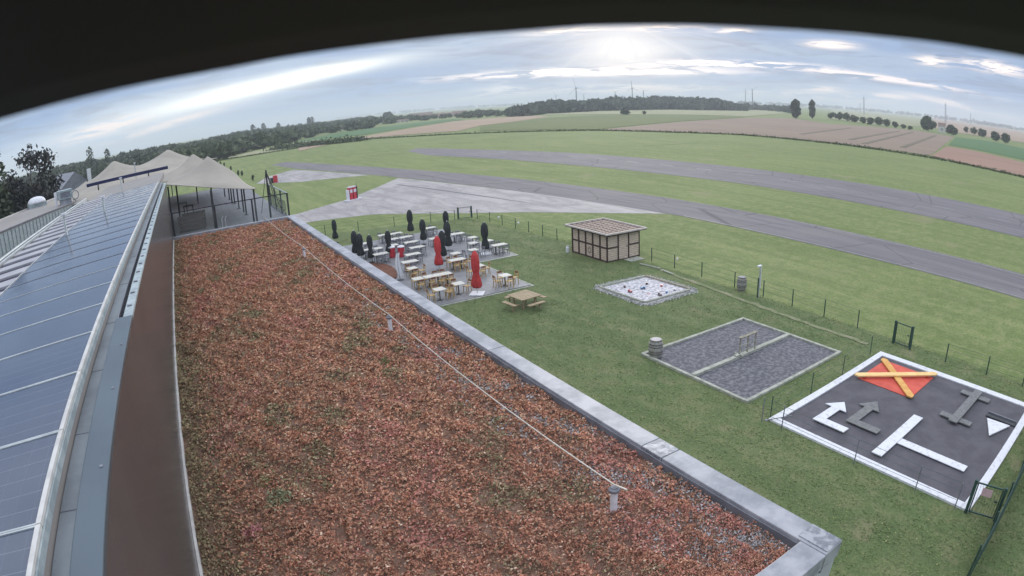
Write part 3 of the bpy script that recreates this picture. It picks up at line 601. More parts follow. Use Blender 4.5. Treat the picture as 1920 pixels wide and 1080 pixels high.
slab(-1.402, -1.385, -2, 34.9, -.09, -.02, 'clamp_rail', 'whitecap', sa)
# louvred glass strip beyond the panels
lv = empty('louvred_rooflight', (0, 0, 0), 0, 'striped rooflight of pale slats and dark gaps beside the solar panels', 'rooflight')
slab(-5.78, -4.30, -2, 34.6, -.09, -.06, 'dark_glazing', pm('dark_glazing', (.03, .028, .05), (.045, .04, .07), 1, .6, spec=.15), lv)
for k in range(-2, NP):
    y = .61+1.33*k
    if y > 33.5: break
    slab(-5.76, -4.32, y+.52, y+1.25, -.058, -.01, 'slat', 'louvre', lv)
slab(-5.92, -5.80, -2, 35.2, -.09, .05, 'edge_trim', 'alu', lv)
hr = empty('roof_beam', (0, 0, 0), 0, 'dark navy beam laid across the far end of the solar roof', 'beam')
MB().bar((-7.4, 45.6, 10.12), (-1.1, 47.0, 10.22), .22, .22).build('beam', 'navy', hr)
for x in (-6.6, -4.6, -2.6): MB().box(x-.04, x+.04, 46.2, 46.4, 9.6, 10.1).build('bracket', 'black', hr)
for i, (b, t, nm) in enumerate((((125, 440), (120, 403), 'nearest'), ((196, 398), (190, 371), 'second nearest'), ((228, 352), (225, 335), 'third nearest'), ((255, 332), (253, 306), 'farthest'))):
    z = 9.88; p = at(*b, z); tt = ray(*t); h = 12+tt.z*p.xy.length/math.hypot(tt.x, tt.y)-z
    e = empty('roof_post', (p.x, p.y, z-.1), 0, f'{nm} short white post on the border of the solar panels', 'post', 'white posts on the solar roof')
    MB().tube((0, 0, 0), (0, 0, h+.1), .045, .035, 8).build('pole', 'alu', e); MB().box(-.09, .09, -.07, .07, h+.1, h+.16).build('cap', 'white', e)
# long white safety rail left of the louvres
sr = empty('safety_rail', (0, 0, 0), 0, 'long pale handrail running along the left edge of the louvred rooflight', 'railing')
p0, p1 = Vector((-6.0, -1, 9.82)), Vector((-6.0, 36, 9.82))
MB().tube(p0, p1, .04, .04, 8).build('rail', 'alu', sr)
for k in range(10): MB().tube((-6.0, k*4, 9.3), (-6.0, k*4, 9.82), .03, .03, 6).build('baluster', 'alu', sr)
# sedum planting : one scattered mass
rs = np.random.RandomState(5)
def fbm(x, y, s, seed):
    r = np.random.RandomState(seed); out = np.zeros_like(x)
    for k in range(10):
        a = r.rand()*6.28; fr = s*(1.0+.9*k*.5); out += np.sin((x*np.cos(a)+y*np.sin(a))*fr+r.rand()*6.28)/(1+.35*k)
    return out/3.0
n = 420000
t = rs.rand(n); yy = V0+.45+(V1-V0-.85)*t**2.0; xx = FU+.06+(5.48-FU-.06)*rs.rand(n)
patchv = 1.15*fbm(xx, yy, 1.7, 1)+.7*fbm(xx, yy, 5.0, 2); fine = fbm(xx, yy, 11, 7)
keep = rs.rand(n) < np.clip(.82+.4*fine, .35, 1); xx, yy, patchv, fine = xx[keep], yy[keep], patchv[keep], fine[keep]; n = len(xx)
zz = ZR-.01+.075*np.clip(fine, -.5, 1)+.045*rs.rand(n)
pal = np.array([(.44, .215, .135), (.34, .160, .105), (.47, .27, .165), (.29, .195, .12), (.25, .215, .12), (.50, .37, .26), (.47, .215, .165)])
gv = np.clip(patchv*.5+.5+rs.normal(size=n)*.10, 0, 1)
idx = np.select([gv < .09, gv < .24, gv < .58, gv < .76], [4, 3, 0, 2], 6); idx = np.where(rs.rand(n) < .12, 5, idx); idx = np.where(rs.rand(n) < .25, 1, idx)
edge = np.clip((.9-(xx-FU))/.9, 0, 1)+np.clip((yy < 16)*(.62-(xx-FU)*.36), 0, 1); idx = np.where(rs.rand(n) < edge*.75, np.where(rs.rand(n) < .5, 4, 3), idx)
cols = pal[idx]*(.68+.72*rs.rand(n, 1)**1.3)*np.array([1.16, 1.20, 1.20])*(1-np.clip((11-yy)/9, 0, 1)[:, None]*np.array([.02, .10, .02]))*(1+.14*fbm(xx, yy, 3.1, 12)[:, None])
st = rs.rand(n) < np.clip((xx-4.0)/1.5, 0, 1)*np.clip(.25+fbm(xx, yy, 2.2, 9)*.9, 0, .8)
cols[st] = np.array([.40, .39, .40])*(.5+.9*rs.rand(st.sum(), 1)); zz[st] = ZR-.005+.02*rs.rand(st.sum())
msd, tt_, bb_ = newmat('sedum_tint'); setb(bb_, .85, 0, .2)
av = tt_.new('ShaderNodeVertexColor'); av.layer_name = 'tint'; tt_.l.new(av.outputs[0], bb_.inputs['Base Color'])
sz = .0125+.030*t[keep]
sed = quads_mesh('sedum', np.stack([xx, yy, zz], 1), sz, msd, cols=cols, flat=.35, seed=6); tag(sed, 'red and brown sedum planting covering the flat roof', 'planting', kind='stuff')
def weed(px, py, r, h, n, col, label):
    p = at(px, py, ZR); e = empty('weed_plant', (p.x, p.y, ZR), 0, label, 'plant')
    quads_mesh('leaves', crown_points(n*4, r, h, h*.45, n, 7), .022, leaf('weed_leaf', col, tuple(x*.75 for x in col)), e, seed=n)
weed(518, 945, .36, .13, 130, (.36, .37, .22), 'largest green weed on the sedum roof, bottom left')
weed(505, 905, .26, .10, 50, (.40, .36, .18), 'yellow green weed just above the largest weed')
weed(612, 915, .13, .14, 16, (.30, .26, .14), 'dry pale weed right of the largest weed')
weed(722, 680, .2, .08, 24, (.16, .20, .08), 'small green weed in the middle of the sedum roof')
weed(408, 620, .25, .12, 24, (.12, .14, .07), 'green weed near the glass wall halfway up the roof')
weed(472, 1000, .24, .08, 70, (.62, .27, .27), 'pink red flowering clump at the bottom left of the roof')
# safety line
sl_ = empty('safety_line', (0, 0, 0), 0, 'fall arrest cable strung over short pipe posts across the planted roof', 'safety line')
posts = [(4.31, 5.15), (4.35, 13.6), (4.31, 23.4)]
for (x, y) in posts:
    p = MB().tube((x, y, ZR-.05), (x, y, 7.18), .05, .05, 14).build('post', 'white', sl_, smooth=False)
    MB().lathe([(.07, 0), (.078, .012), (.078, .04), (.055, .06), (.05, .075), (.02, .08)], 16, (x, y, 7.17)).build('cap', 'zincdark', p)
pts = [(4.31+.02, 4.95, 7.28), (4.31, 5.15, 7.275)]
allp = [(4.31, 5.15, 7.275), (4.35, 13.6, 7.275), (4.31, 23.4, 7.275), (4.22, 33.75, 7.2)]
cable = MB(); prev = Vector((4.34, 4.93, 7.3)); cable.tube(prev, allp[0], .013, .013, 6)
for a, b in zip(allp, allp[1:]):
    a, b = Vector(a), Vector(b); pv = a
    for k in range(1, 13):
        t_ = k/12; p = a.lerp(b, t_); p.z -= .07*4*t_*(1-t_); cable.tube(pv, p, .010, .010, 6, False); pv = p
cable.build('cable', 'rope', sl_); MB().tube((4.22, 33.8, 7.0), (4.22, 33.8, 7.24), .03, .03, 8).build('end_post', 'alu', sl_)
# ---------------------------------------------------------------- roof terrace, railing, tents
dk = MB().box(-8, 5.9, V1+.02, 62, 6.5, 6.8)
struct('roof_terrace', dk, 'decking')
struct('terrace_support', MB().box(-7.9, 5.8, V1+.1, 61.9, 0, 6.49), 'wall')
rl = empty('terrace_railing', (0, 0, 0), 0, 'black railing with glass panes at the end of the planted roof', 'railing')
RV, RZ = 34.45, 8.2
MB().bar((-.95, RV, RZ), (5.78, RV, RZ), .06, .05).build('top_rail', 'black', rl)
MB().bar((5.75, RV, RZ), (5.75, 41.5, RZ), .06, .05).build('top_rail', 'whitecap', rl)
for x in (-.9, 1.55, 3.7, 5.75): MB().box(x-.045, x+.045, RV-.03, RV+.05, 6.8, RZ).build('post', 'black', rl)
for y in (36.9, 39.2, 41.5): MB().box(5.71, 5.79, y-.04, y+.04, 6.8, RZ).build('post', 'black', rl)
for a, b in ((-.85, 1.5), (1.6, 3.65), (3.75, 5.7)): MB().box(a, b, RV+.0, RV+.012, 6.86, RZ-.04).build('glass_pane', 'glass', rl)
for a, b in ((34.52, 36.85), (36.95, 39.15), (39.25, 41.45)): MB().box(5.744, 5.756, a, b, 6.86, RZ-.04).build('glass_pane', 'glass', rl)
for k in range(16): MB().box(5.62, 5.65, 34.8+k*.42, 34.83+k*.42, 6.8, 7.75).build('baluster', 'black', rl)
def stretch_tent(name, corners, peaks, edge, label, poles, drop=.0, NU=44, NV=36, power=1.25, sup=4.0):
    # corners: near-left, near-right, far-right, far-left ; peaks (x,y,z,radius)
    e = empty(name, (0, 0, 0), 0, label, 'tent'); c = [Vector(p) for p in corners]; vs = []
    for j in range(NV+1):
        t_ = j/NV
        for i in range(NU+1):
            s_ = i/NU; p = (c[0]*(1-s_)+c[1]*s_)*(1-t_)+(c[3]*(1-s_)+c[2]*s_)*t_
            bow = math.sin(math.pi*s_)*(1-abs(2*t_-1)**sup)
            pull = .5*math.sin(math.pi*t_); cen = (c[0]+c[1]+c[2]+c[3])/4
            k = (abs(2*s_-1)**4)*math.sin(math.pi*t_)+(abs(2*t_-1)**4)*math.sin(math.pi*s_)
            p = p.lerp(Vector((cen.x, cen.y, p.z)), .16*k); z = p.z
            for (x, y, pz, r) in peaks:
                d = math.hypot(p.x-x, (p.y-y)*.8)/r
                if d < 1: z = max(z, p.z+(pz-p.z)*(1-d**.62)**power) if False else z+(max(0, pz-p.z))*max(0, math.exp(-2.6*d)-math.exp(-2.6))*1.08*(1 if d < 1 else 0)
            z -= .25*k; vs.append((p.x, p.y, z))
    fs = [(j*(NU+1)+i, j*(NU+1)+i+1, (j+1)*(NU+1)+i+1, (j+1)*(NU+1)+i) for j in range(NV) for i in range(NU)]
    o = MB().add(vs, fs).build('canopy', 'tent', e, smooth=True); so_ = o.modifiers.new('thick', 'SOLIDIFY'); so_.thickness = .03
    hem = MB(); rim = [vs[i] for i in range(NU+1)]+[vs[j*(NU+1)+NU] for j in range(1, NV+1)]
    for a, b in zip(rim, rim[1:]): hem.tube(a, b, .035, .035, 5, False)
    hem.build('hem', pm('pale_hem', (.58, .53, .46), (.5, .45, .4), 3, .7), o)
    for (x, y, z0, z1) in poles: MB().tube((x, y, z0), (x, y, z1), .055, .05, 8).build('pole', 'black', e)
    return e
stretch_tent('stretch_tent', [(-1.05, 35.3, 9.72), (4.05, 34.9, 8.62), (3.9, 45.0, 8.7), (-2.5, 46.5, 9.2)], [(1.75, 40.3, 10.75, 5.6)], 0,
             'nearest beige stretch tent with one peak over the roof terrace', [(-.95, 35.5, 6.8, 9.6), (1.5, 35.3, 6.8, 9.0), (3.95, 35.1, 6.8, 8.7), (1.75, 40.3, 6.8, 10.4), (-.5, 38.2, 6.8, 9.4), (3.75, 40.5, 6.8, 8.7)])
stretch_tent('stretch_tent', [(-2.2, 46.6, 9.2), (3.7, 45.3, 8.7), (3.2, 60, 8.9), (-3, 61, 9.2)], [(1.0, 50.6, 10.85, 5.6)], 0,
             'second beige stretch tent whose peak shows just behind the nearest one', [(3.5, 46.5, 6.8, 9.0), (1.0, 50.6, 6.8, 10.5), (3.4, 52.5, 6.8, 9.1), (-1.8, 50, 6.8, 9.5)])
stretch_tent('stretch_tent', [(-16.5, 49, 8.6), (-2.6, 48.6, 9.3), (4.5, 76, 9.2), (-13, 80, 9.3)], [(-1.4, 68, 11.4, 9.0), (-6.9, 61.5, 11.3, 8.0)], 0,
             'large far beige stretch tent with two peaks left of the solar roof end', [(-6.9, 61.5, 0, 10.8), (-1.4, 68, 0, 10.9), (-15.5, 50, 0, 8.6), (-12.5, 78, 0, 9.8)])
poles = [(3.5, 38.9), (3.4, 42.7), (3.4, 46.0), (3.3, 49.5), (2.2, 37.6), (2.9, 37.3)]
for i, (x, y) in enumerate(poles[:4]):
    e = empty('terrace_pole', (x+.25, y, 6.8), 0, f'{ORD[i]} nearest black pole in the line under the right edge of the tents', 'pole', 'black poles under the tent edge')
    MB().tube((0, 0, 0), (0, 0, 1.95), .05, .05, 8).build('shaft', 'black', e); MB().lathe([(.16, 0), (.16, .02), (.06, .04)], 12).build('foot', 'black', e)
# fan of dark stays outside the tent corner
st_ = empty('guy_ropes', (4.9, 36, 6.8), 0, 'tall black corner pole with guy ropes beside the nearest tent', 'tent pole')
MB().tube((0, 0, 0), (0, .0, 2.75), .06, .05, 8).build('pole', 'black', st_)
for k, (x, y) in enumerate(((.9, 1.2), (.9, 2.8), (.8, -.9), (-.3, 1.9))): MB().tube((0, 0, 2.7), (x, y, .05), .018, .018, 5).build('rope', 'black', st_)
# terrace furniture
def lounge(x, y, w_, d_, h_, label, name='wooden_bench'):
    e = empty(name, (x, y, 6.8), 0, label, 'bench', 'slatted benches on the roof terrace')
    for k in range(4): MB().box(-w_/2, w_/2, -d_/2, -d_/2+.04, .12+k*h_/4.4, .12+k*h_/4.4+h_/6).build('back_slat', 'brownsofa', e)
    MB().box(-w_/2, w_/2, -d_/2+.05, d_/2, .38, .44).build('seat', 'brownsofa', e)
    for sx in (-1, 1):
        for sy in (-1, 1): MB().box(sx*w_/2-.035, sx*w_/2+.035, sy*d_/2-.035, sy*d_/2+.035, 0, h_ if sy < 0 else .42).build('leg', 'brownsofa', e)
lounge(.15, 36.4, 1.5, .6, .95, 'left brown slatted bench just behind the railing')
lounge(.35, 37.8, 1.4, .6, .95, 'farther brown slatted bench on the roof terrace')
for i, (x, y) in enumerate(((.1, 40.5), (-.3, 43.0))):
    e = empty('high_table', (x, y, 6.8), 0, ['nearer', 'farther'][i]+' black high table frame under the nearest tent', 'table', 'high tables under the tent')
    MB().box(-.35, .35, -.35, .35, 1.02, 1.06).build('top', 'black', e)
    for sx in (-1, 1):
        for sy in (-1, 1): MB().box(sx*.3-.025, sx*.3+.025, sy*.3-.025, sy*.3+.025, 0, 1.02).build('leg', 'black', e)
e = empty('hose_reel', (1.9, 34.9, 6.8), 0, 'pair of curved metal pipes standing behind the railing', 'pipe')
for x in (0, .2):
    MB().tube((x, 0, 0), (x, 0, .55), .03, .03, 8).tube((x, 0, .55), (x+.1, 0, .68), .03, .03, 8).build('pipe', 'alu', e)
# ---------------------------------------------------------------- lower building on the left
A_, B_, C_, D_ = at(0, 436, 8.8), at(172, 367, 8.8), at(130, 362, 8.8), at(0, 414, 8.8)
dA = (A_-B_).normalized(); A2 = A_+dA*16; D2 = D_+(D_-C_).normalized()*16
lb = empty('side_building', (0, 0, 0), 0, 'lower side building with ribbed grey wall and flat taupe roof', 'building')
foot = [(A2.x, A2.y), (B_.x, B_.y), (C_.x, C_.y), (D2.x, D2.y)]
MB().prism(foot, 0, 8.7).build('wall', 'whitecap', lb); MB().prism(foot, 8.703, 8.8).build('roof', 'beige', lb)
rib = MB(); L = (B_-A2).length; nrm = Vector((dA.y, -dA.x, 0)); nrm = nrm if nrm.x > 0 else -nrm
for k in range(int(L/.55)):
    p = A2-dA*(k*.55); rib.bar(p+nrm*.03+Vector((0, 0, -2.6)), p+nrm*.03+Vector((0, 0, -.12)), .16, .02, up=nrm)
rib.build('cladding_rib', 'whitecap', lb)
MB().bar(A2+nrm*.02+Vector((0, 0, .02)), B_+nrm*.02+Vector((0, 0, .02)), .12, .08).build('roof_trim', 'zincdark', lb)
MB().bar(D2+Vector((0, 0, .05)), C_+Vector((0, 0, .05)), .14, .1).build('roof_trim', 'strip', lb)
p = at(70, 388, 8.8); dm = empty('dome_rooflight', (p.x, p.y, 8.8), .4, 'white dome rooflight on the lower side building', 'rooflight')
MB().box(-.9, .9, -.7, .7, 0, .35).build('curb', 'whitecap', dm)
MB().lathe([(.95, .35), (.93, .5), (.8, .7), (.55, .85), (.2, .92)], 20).build('dome', 'white', dm, smooth=True)
p = at(123, 378, 9.0); ac = empty('extract_unit', (p.x, p.y, 8.7), .3, 'grey ventilation unit with side duct on the lower side building', 'ventilation unit')
MB().box(-.5, .5, -.5, .5, 0, .5).build('base', 'zinc', ac, bevel=.02); MB().box(-.65, .65, -.6, .6, .51, 1.25).build('housing', 'whitecap', ac, bevel=.03)
MB().box(-.45, .45, -.615, -.605, .65, 1.1).build('louvre', 'zincdark', ac)
m = MB(); pr = Vector((.7, 0, .3))
for k in range(1, 17):
    a = k/16*2*math.pi; q_ = Vector((.95+.3*math.sin(a), 0, .3+.35*(1-math.cos(a)))) if k < 16 else Vector((1.0, 0, 0)); m.tube(pr, q_, .04, .04, 6, False); pr = q_
m.build('hose', 'zincdark', ac)
MB().box(-.95, -.72, -.2, .2, 0, 1.2).build('duct', 'white', ac, bevel=.02)
# ================================================================ garden: lower terrace, parasols, tables
tp = [(5.9, 33.9), (20.9, 34.1), (20.9, 41.7), (24.5, 41.9), (24.5, 56.2), (5.9, 56.2)]
struct('garden_terrace', MB().prism(tp, 0, .05), 'pavers')
struct('terrace_edging', MB().box(5.9, 21.02, 33.78, 33.897, 0, .06).box(20.903, 21.02, 33.9, 41.7, 0, .06).box(21.03, 24.62, 41.7, 41.897, 0, .06).box(24.503, 24.62, 41.9, 56.2, 0, .06), 'curb')
mb_ = at(727, 506); bp = []
for k in range(28):
    a = 2*math.pi*k/28; bp.append((13.2+1.9*math.cos(a)*(1+.06*math.sin(3*a)), 44.6+3.3*math.sin(a)))
tag(MB().prism(bp, 0, .14).build('mulch_bed', 'bed'), 'reddish brown bark bed on the terrace beside the clubhouse parapet', 'planting bed', kind='stuff')
def closed_parasol(px, py, tx, ty, mat, label, group, plate=False, z=.05, hmin=2.3, hmax=2.8, fat=1.0, world=None):
    if world: p = Vector((world[0], world[1], z)); h = world[2]
    else:
        p = at(px, py, z); d = ray(tx, ty); h = HC+d.z*p.xy.length/math.hypot(d.x, d.y)-z; h = min(max(h, hmin), hmax)
    e = empty('parasol', (p.x, p.y, z), rnd.uniform(0, 6), label, 'parasol', group)
    MB().tube((0, 0, 0), (0, 0, h), .028, .024, 8).build('pole', 'alu', e)
    r = .215*fat; sd = rnd.random()*6
    L_ = (h-.42)/1.98; hz = lambda d_: h-d_*L_
    prof = [(.03, h), (.10*fat, hz(.06)), (r*.95, hz(.25)), (r*1.08, hz(.6)), (r*1.0, hz(.95)), (r*.66, hz(1.22)), (r*1.0, hz(1.5)), (r*1.2, hz(1.84)), (r*.9, hz(1.98)), (.05, hz(1.94))]
    MB().lathe(prof, 24, mod=lambda t_, j: 1+(.16+.035*j)*math.cos(8*t_+sd)*(1 if j > 0 else 0)+.08*math.sin(t_*2+sd+j*.6)).build('canopy', mat, e, smooth=True)
    MB().lathe([(r*.76, hz(1.26)), (r*.76, hz(1.19))], 16).build('strap', mat, e)
    MB().lathe([(.03, h-.02), (.045, h+.02), (.02, h+.07)], 10).build('finial', 'alu', e)
    if plate: MB().box(-.45, .45, -.45, .45, 0, .06).build('base', 'white', e, bevel=.01)
    else: MB().lathe([(.26, 0), (.26, .05), (.08, .09)], 16).build('base', 'black', e)
DK = 'closed charcoal parasols around the garden terrace'
for b, t_, lab in (((630, 455), (627, 419), 'closed charcoal parasol alone at the far left by the parapet'), ((668, 483), (665, 432), 'leftmost of the three charcoal parasols bunched at the parapet'), ((678, 488), (675, 440), 'middle of the three charcoal parasols bunched at the parapet'),
                  ((697, 492), (695, 451), 'rightmost of the three charcoal parasols bunched at the parapet'), ((731, 483), (729, 432), 'closed charcoal parasol beside the pair of red topped bins'), ((771, 441), (765, 393), 'closed charcoal parasol standing tallest at the back edge of the terrace'),
                  ((795, 458), (792, 414), 'closed charcoal parasol left of the back middle tables'), ((838, 440), (836, 397), 'closed charcoal parasol at the back, behind another one'), ((842, 470), (839, 415), 'closed charcoal parasol in front of the back one, terrace centre'),
                  ((832, 489), (832, 432), 'closed charcoal parasol just right of the left red parasol')):
    closed_parasol(*b, *t_, 'darkfab', lab, DK)
closed_parasol(911, 476, 907, 417, 'darkfab', 'closed charcoal parasol on a white base near the right corner', DK, plate=True)
closed_parasol(824, 507, 819, 442, 'redfab', 'left closed red parasol in the middle of the terrace', 'closed red parasols', hmax=2.75)
closed_parasol(895, 551, 889, 470, 'redfab', 'right closed red parasol on a pale square base', 'closed red parasols', plate=True, hmax=2.95, fat=1.05)
for i, (x, y) in enumerate(((475, 340), (454, 332), (447, 330), (433, 321), (421, 313), (414, 310), (408, 308))):
    p = at(x, y); make_tree((p.x, p.y, 0), .42, 1.75, 'leafdark', f'{ORD[i]} small dark columnar shrub from the right along the edge of the tents', 'shrub', 'columnar shrubs beyond the tents', 'columnar_shrub', seed=200+i, n=260, rz=.85, leafsize=.12)
# ---- cafe tables and chairs (each kind built once, then copied)
def make_table(w_, name='cafe_table'):
    e = empty(name, (0, 0, 0))
    MB().box(-w_/2, w_/2, -.36, .36, .72, .75).build('top', 'tabletop', e, bevel=.006)
    xs = (0,) if w_ < 1 else (-w_*.28, w_*.28)
    for x in xs:
        MB().tube((x, 0, .03), (x, 0, .72), .035, .035, 8).build('leg', 'black', e)
        MB().box(x-.22, x+.22, -.035, .035, 0, .03).box(x-.035, x+.035, -.25, -.036, 0, .03).box(x-.035, x+.035, .036, .25, 0, .03).build('foot', 'black', e)
    return e
def make_chair(kind):
    fr, se = ('chairwood', 'chairseat') if kind == 'wood' else ('greychair', 'greychair')
    e = empty('cafe_chair', (0, 0, 0))
    MB().box(-.21, .21, -.21, .21, .43, .47).build('seat', 'chairwood' if kind == 'wood' else 'greychair', e, bevel=.01)
    for sx in (-1, 1):
        MB().bar((sx*.18, .18, 0), (sx*.17, .17, .43), .04).build('leg', fr, e)
        MB().bar((sx*.18, -.23, 0), (sx*.18, -.19, .45), .04).bar((sx*.18, -.19, .45), (sx*.18, -.26, .86), .04).build('rear_leg', fr, e)
    MB().bar((-.17, -.25, .78), (.17, -.25, .78), .03, .13).build('backrest', se if kind == 'wood' else fr, e)
    MB().bar((-.17, -.22, .62), (.17, -.22, .62), .025, .06).build('back_rail', fr, e)
    return e
TB = {'L': make_table(1.25), 'S': make_table(.72)}; CH = {'wood': make_chair('wood'), 'grey': make_chair('grey')}; used = set()
def inst(proto, key, loc, rz, label, cat, group):
    o = proto if key not in used else copy_tree(proto)
    used.add(key); o.location = loc; o.rotation_euler = (0, 0, rz); return tag(o, label, cat, group)
# (u, v, size, chair kind, chairs: f/n far/near side, l/r ends, phrase)
tabs = [(17.6, 54.5, 'S', 'grey', 'nf', 'back left small table'), (18.9, 54.3, 'L', 'grey', 'nf', 'long table at the back left'),
        (17.7, 52.0, 'L', 'grey', 'nnff', 'left half of the second row table'), (19.05, 51.95, 'L', 'grey', 'nnff', 'right half of the second row table'),
        (18.6, 49.6, 'L', 'grey', 'nnff', 'third row table'), (17.0, 49.6, 'S', 'grey', 'nf', 'small third row table'), (18.2, 47.3, 'L', 'grey', 'nnff', 'fourth row table'),
        (22.3, 54.2, 'L', 'grey', 'nnff', 'back centre table'), (20.6, 49.4, 'S', 'grey', 'nf', 'small centre table'), (17.0, 45.2, 'L', 'grey', 'nnff', 'fifth row table'),
        (15.5, 49.4, 'S', 'grey', 'nf', 'small table by the left parasols'), (15.0, 47.3, 'L', 'grey', 'nnff', 'long table by the bark bed'),
        (15.2, 52.3, 'S', 'grey', 'nf', 'farther table between the left parasols'), (14.4, 49.6, 'S', 'grey', 'nf', 'nearer table between the left parasols'),
        (23.1, 49.7, 'L', 'grey', 'nnff', 'back right table'), (23.4, 47.3, 'S', 'grey', 'nf', 'small back right table'),
        (22.4, 45.3, 'S', 'grey', 'nf', 'table left of the white based parasol'), (23.8, 45.2, 'S', 'grey', 'nf', 'table behind the white based parasol'),
        (23.7, 43.2, 'L', 'grey', 'nnff', 'right corner table'), (21.3, 43.1, 'S', 'grey', 'lr', 'small table behind the right red parasol'),
        (19.7, 43.0, 'S', 'grey', 'nf', 'small table right of the charcoal parasol'), (18.9, 41.1, 'L', 'wood', 'nnffr', 'long table between the red parasols'),
        (15.9, 43.1, 'L', 'grey', 'nf', 'table right of the white banner'), (15.3, 41.1, 'S', 'wood', 'nfr', 'wooden seat table near the banner'),
        (14.55, 38.2, 'S', 'wood', 'nf', 'left table of the joined row'), (15.35, 38.15, 'S', 'wood', 'nf', 'middle table of the joined row'), (16.35, 38.1, 'L', 'wood', 'nnff', 'right table of the joined row'),
        (14.7, 34.95, 'S', 'wood', 'lrf', 'small table nearest the parapet'), (16.2, 35.3, 'S', 'wood', 'rfl', 'table left of the right red parasol'),
        (19.3, 38.4, 'S', 'wood', 'lrn', 'small table right of the right red parasol'), (19.5, 35.0, 'S', 'wood', 'lrnf', 'table at the lower right corner')]
SIDE = {'n': 'near side', 'f': 'far side', 'l': 'left end', 'r': 'right end'}
for (x, y, sz_, kind, chs, ph) in tabs:
    inst(TB[sz_], 'T'+sz_, (x, y, .05), rnd.uniform(-.04, .04), f'{"long " if sz_ == "L" and "long" not in ph else ""}pale topped cafe table: {ph}', 'table', 'cafe tables on the garden terrace')
    hw = .62 if sz_ == 'L' else .36; cnt = {}
    for c in chs:
        tot = chs.count(c); k = cnt.get(c, 0); cnt[c] = k+1
        off = 0 if tot == 1 else (-.3, .3)[k]; j = rnd.uniform(-.06, .06); a = rnd.uniform(-.22, .22)
        wh = SIDE[c]+('' if tot == 1 else (' left', ' right')[k])
        cx_, cy_, rz = {'n': (x+off, y-.52+j, 0), 'f': (x+off, y+.55+j, math.pi), 'l': (x-hw-.28+j, y+off, -math.pi/2), 'r': (x+hw+.3+j, y+off, math.pi/2)}[c]
        inst(CH[kind], 'C'+kind, (cx_, cy_, .05), rz+a, f'{"pale wooden" if kind == "wood" else "grey"} chair, {wh} of the {ph}', 'chair', ('wooden' if kind == 'wood' else 'grey')+' chairs on the garden terrace')
# white banner, red topped bins
fb = empty('beach_flag', (14.35, 41.2, .05), .3, 'curved white banner flag standing beside the bark bed', 'banner')
m = MB(); prv = None
for k in range(13):
    t_ = k/12; z = .25+1.75*t_; x0 = -.05-.25*math.sin(t_*math.pi*.9); w_ = .42*(1-.35*t_**2); row = [(x0, -.01, z), (x0+w_, -.01, z), (x0+w_, .01, z), (x0, .01, z)]
    if prv: m.add(prv+row, [(0, 1, 5, 4), (1, 2, 6, 5), (2, 3, 7, 6), (3, 0, 4, 7)])
    prv = row
m.build('sail', 'white', fb); MB().tube((-.02, 0, 0), (-.1, 0, 1.0), .02, .02, 6).tube((-.1, 0, 1.0), (-.05, 0, 2.1), .02, .015, 6).build('pole', 'black', fb); MB().lathe([(.25, 0), (.25, .03), (.05, .06)], 12).build('base', 'black', fb)
for i, (x, y, lab) in enumerate(((16.3, 48.3, 'left red bin with a white lid beside the charcoal parasol'), (17.0, 47.9, 'right red bin with a white lid beside the charcoal parasol'))):
    e = empty('litter_bin', (x, y, .05), .2*i, lab, 'bin', 'red bins with white lids'); MB().lathe([(.22, 0), (.27, .1), (.28, .8), (.25, .85)], 14).build('body', 'redpaint', e, smooth=False); MB().lathe([(.31, .85), (.31, .9), (.15, .98)], 14).build('lid', 'white', e)
# ---------------------------------------------------------------- picnic table, barrels, shed
pt = empty('picnic_table', (18.3, 30.6, 0), .12, 'square wooden picnic table with attached benches on the lawn', 'picnic table')
m = MB()
for k in range(7): m.box(-.75, .75, -.75+k*.217, -.75+k*.217+.2, .70, .74)
m.build('top', 'picnic', pt)
for a in range(4):
    c, s = math.cos(a*math.pi/2), math.sin(a*math.pi/2); r_ = lambda x, y, z: (c*x-s*y, s*x+c*y, z)
    MB().bar(r_(-.6, -1.12, .44), r_(.6, -1.12, .44), .28, .045).build('bench', 'picnic', pt)
    MB().bar(r_(-.45, -.45, .0), r_(-.45, -.45, .70), .08).build('leg', 'picnic', pt)
    MB().bar(r_(0.3, -1.15, .33), r_(.3, -.40, .33), .06, .08).bar(r_(0.3, -1.1, .0), r_(.3, -1.1, .29), .07).build('strut', 'picnic', pt)
def barrel(x, y, lab, s=1.0):
    e = empty('barrel', (x, y, 0), 0, lab, 'barrel', 'old wooden barrels')
    pr = [(.27, 0), (.335, .25), (.36, .48), (.335, .72), (.275, .95)]; n = 22; m = MB()
    m.lathe([(r*s, z*s) for r, z in pr], n, mod=lambda t_, j: 1+.012*math.cos(t_*22)); m.build('staves', 'barrel', e)
    for z, r in ((.06, .298), (.25, .345), (.36, .356), (.60, .354), (.72, .345), (.90, .296)): MB().lathe([(r*s, z*s), (r*s, (z+.045)*s)], n).build('hoop', 'hoop', e)
    MB().lathe([(.235*s, .951*s), (.235*s, .955*s)], 18).build('lid', 'zincdark', e)
barrel(19.15, 20.05, 'wooden barrel on the left corner of the gravel court'); barrel(30.9, 24.3, 'wooden barrel beyond the fence near the white post', .95)
sh = empty('garden_shed', (28.5, 35.3, 0), 0, 'wooden shed with cream board panels in dark brown framing and flat lattice roof', 'shed')
SW, SD, H1 = 3.2, 4.5, 2.12
MB().box(.06, SW-.06, .06, SD-.06, .02, H1).build('core', 'beam', sh)
def panel(x0, x1, y0, y1, z0, z1, name='wall_panel'): return MB().box(x0, x1, y0, y1, z0, z1).build(name, 'boards', sh)
nb = 5; bw = SD/nb
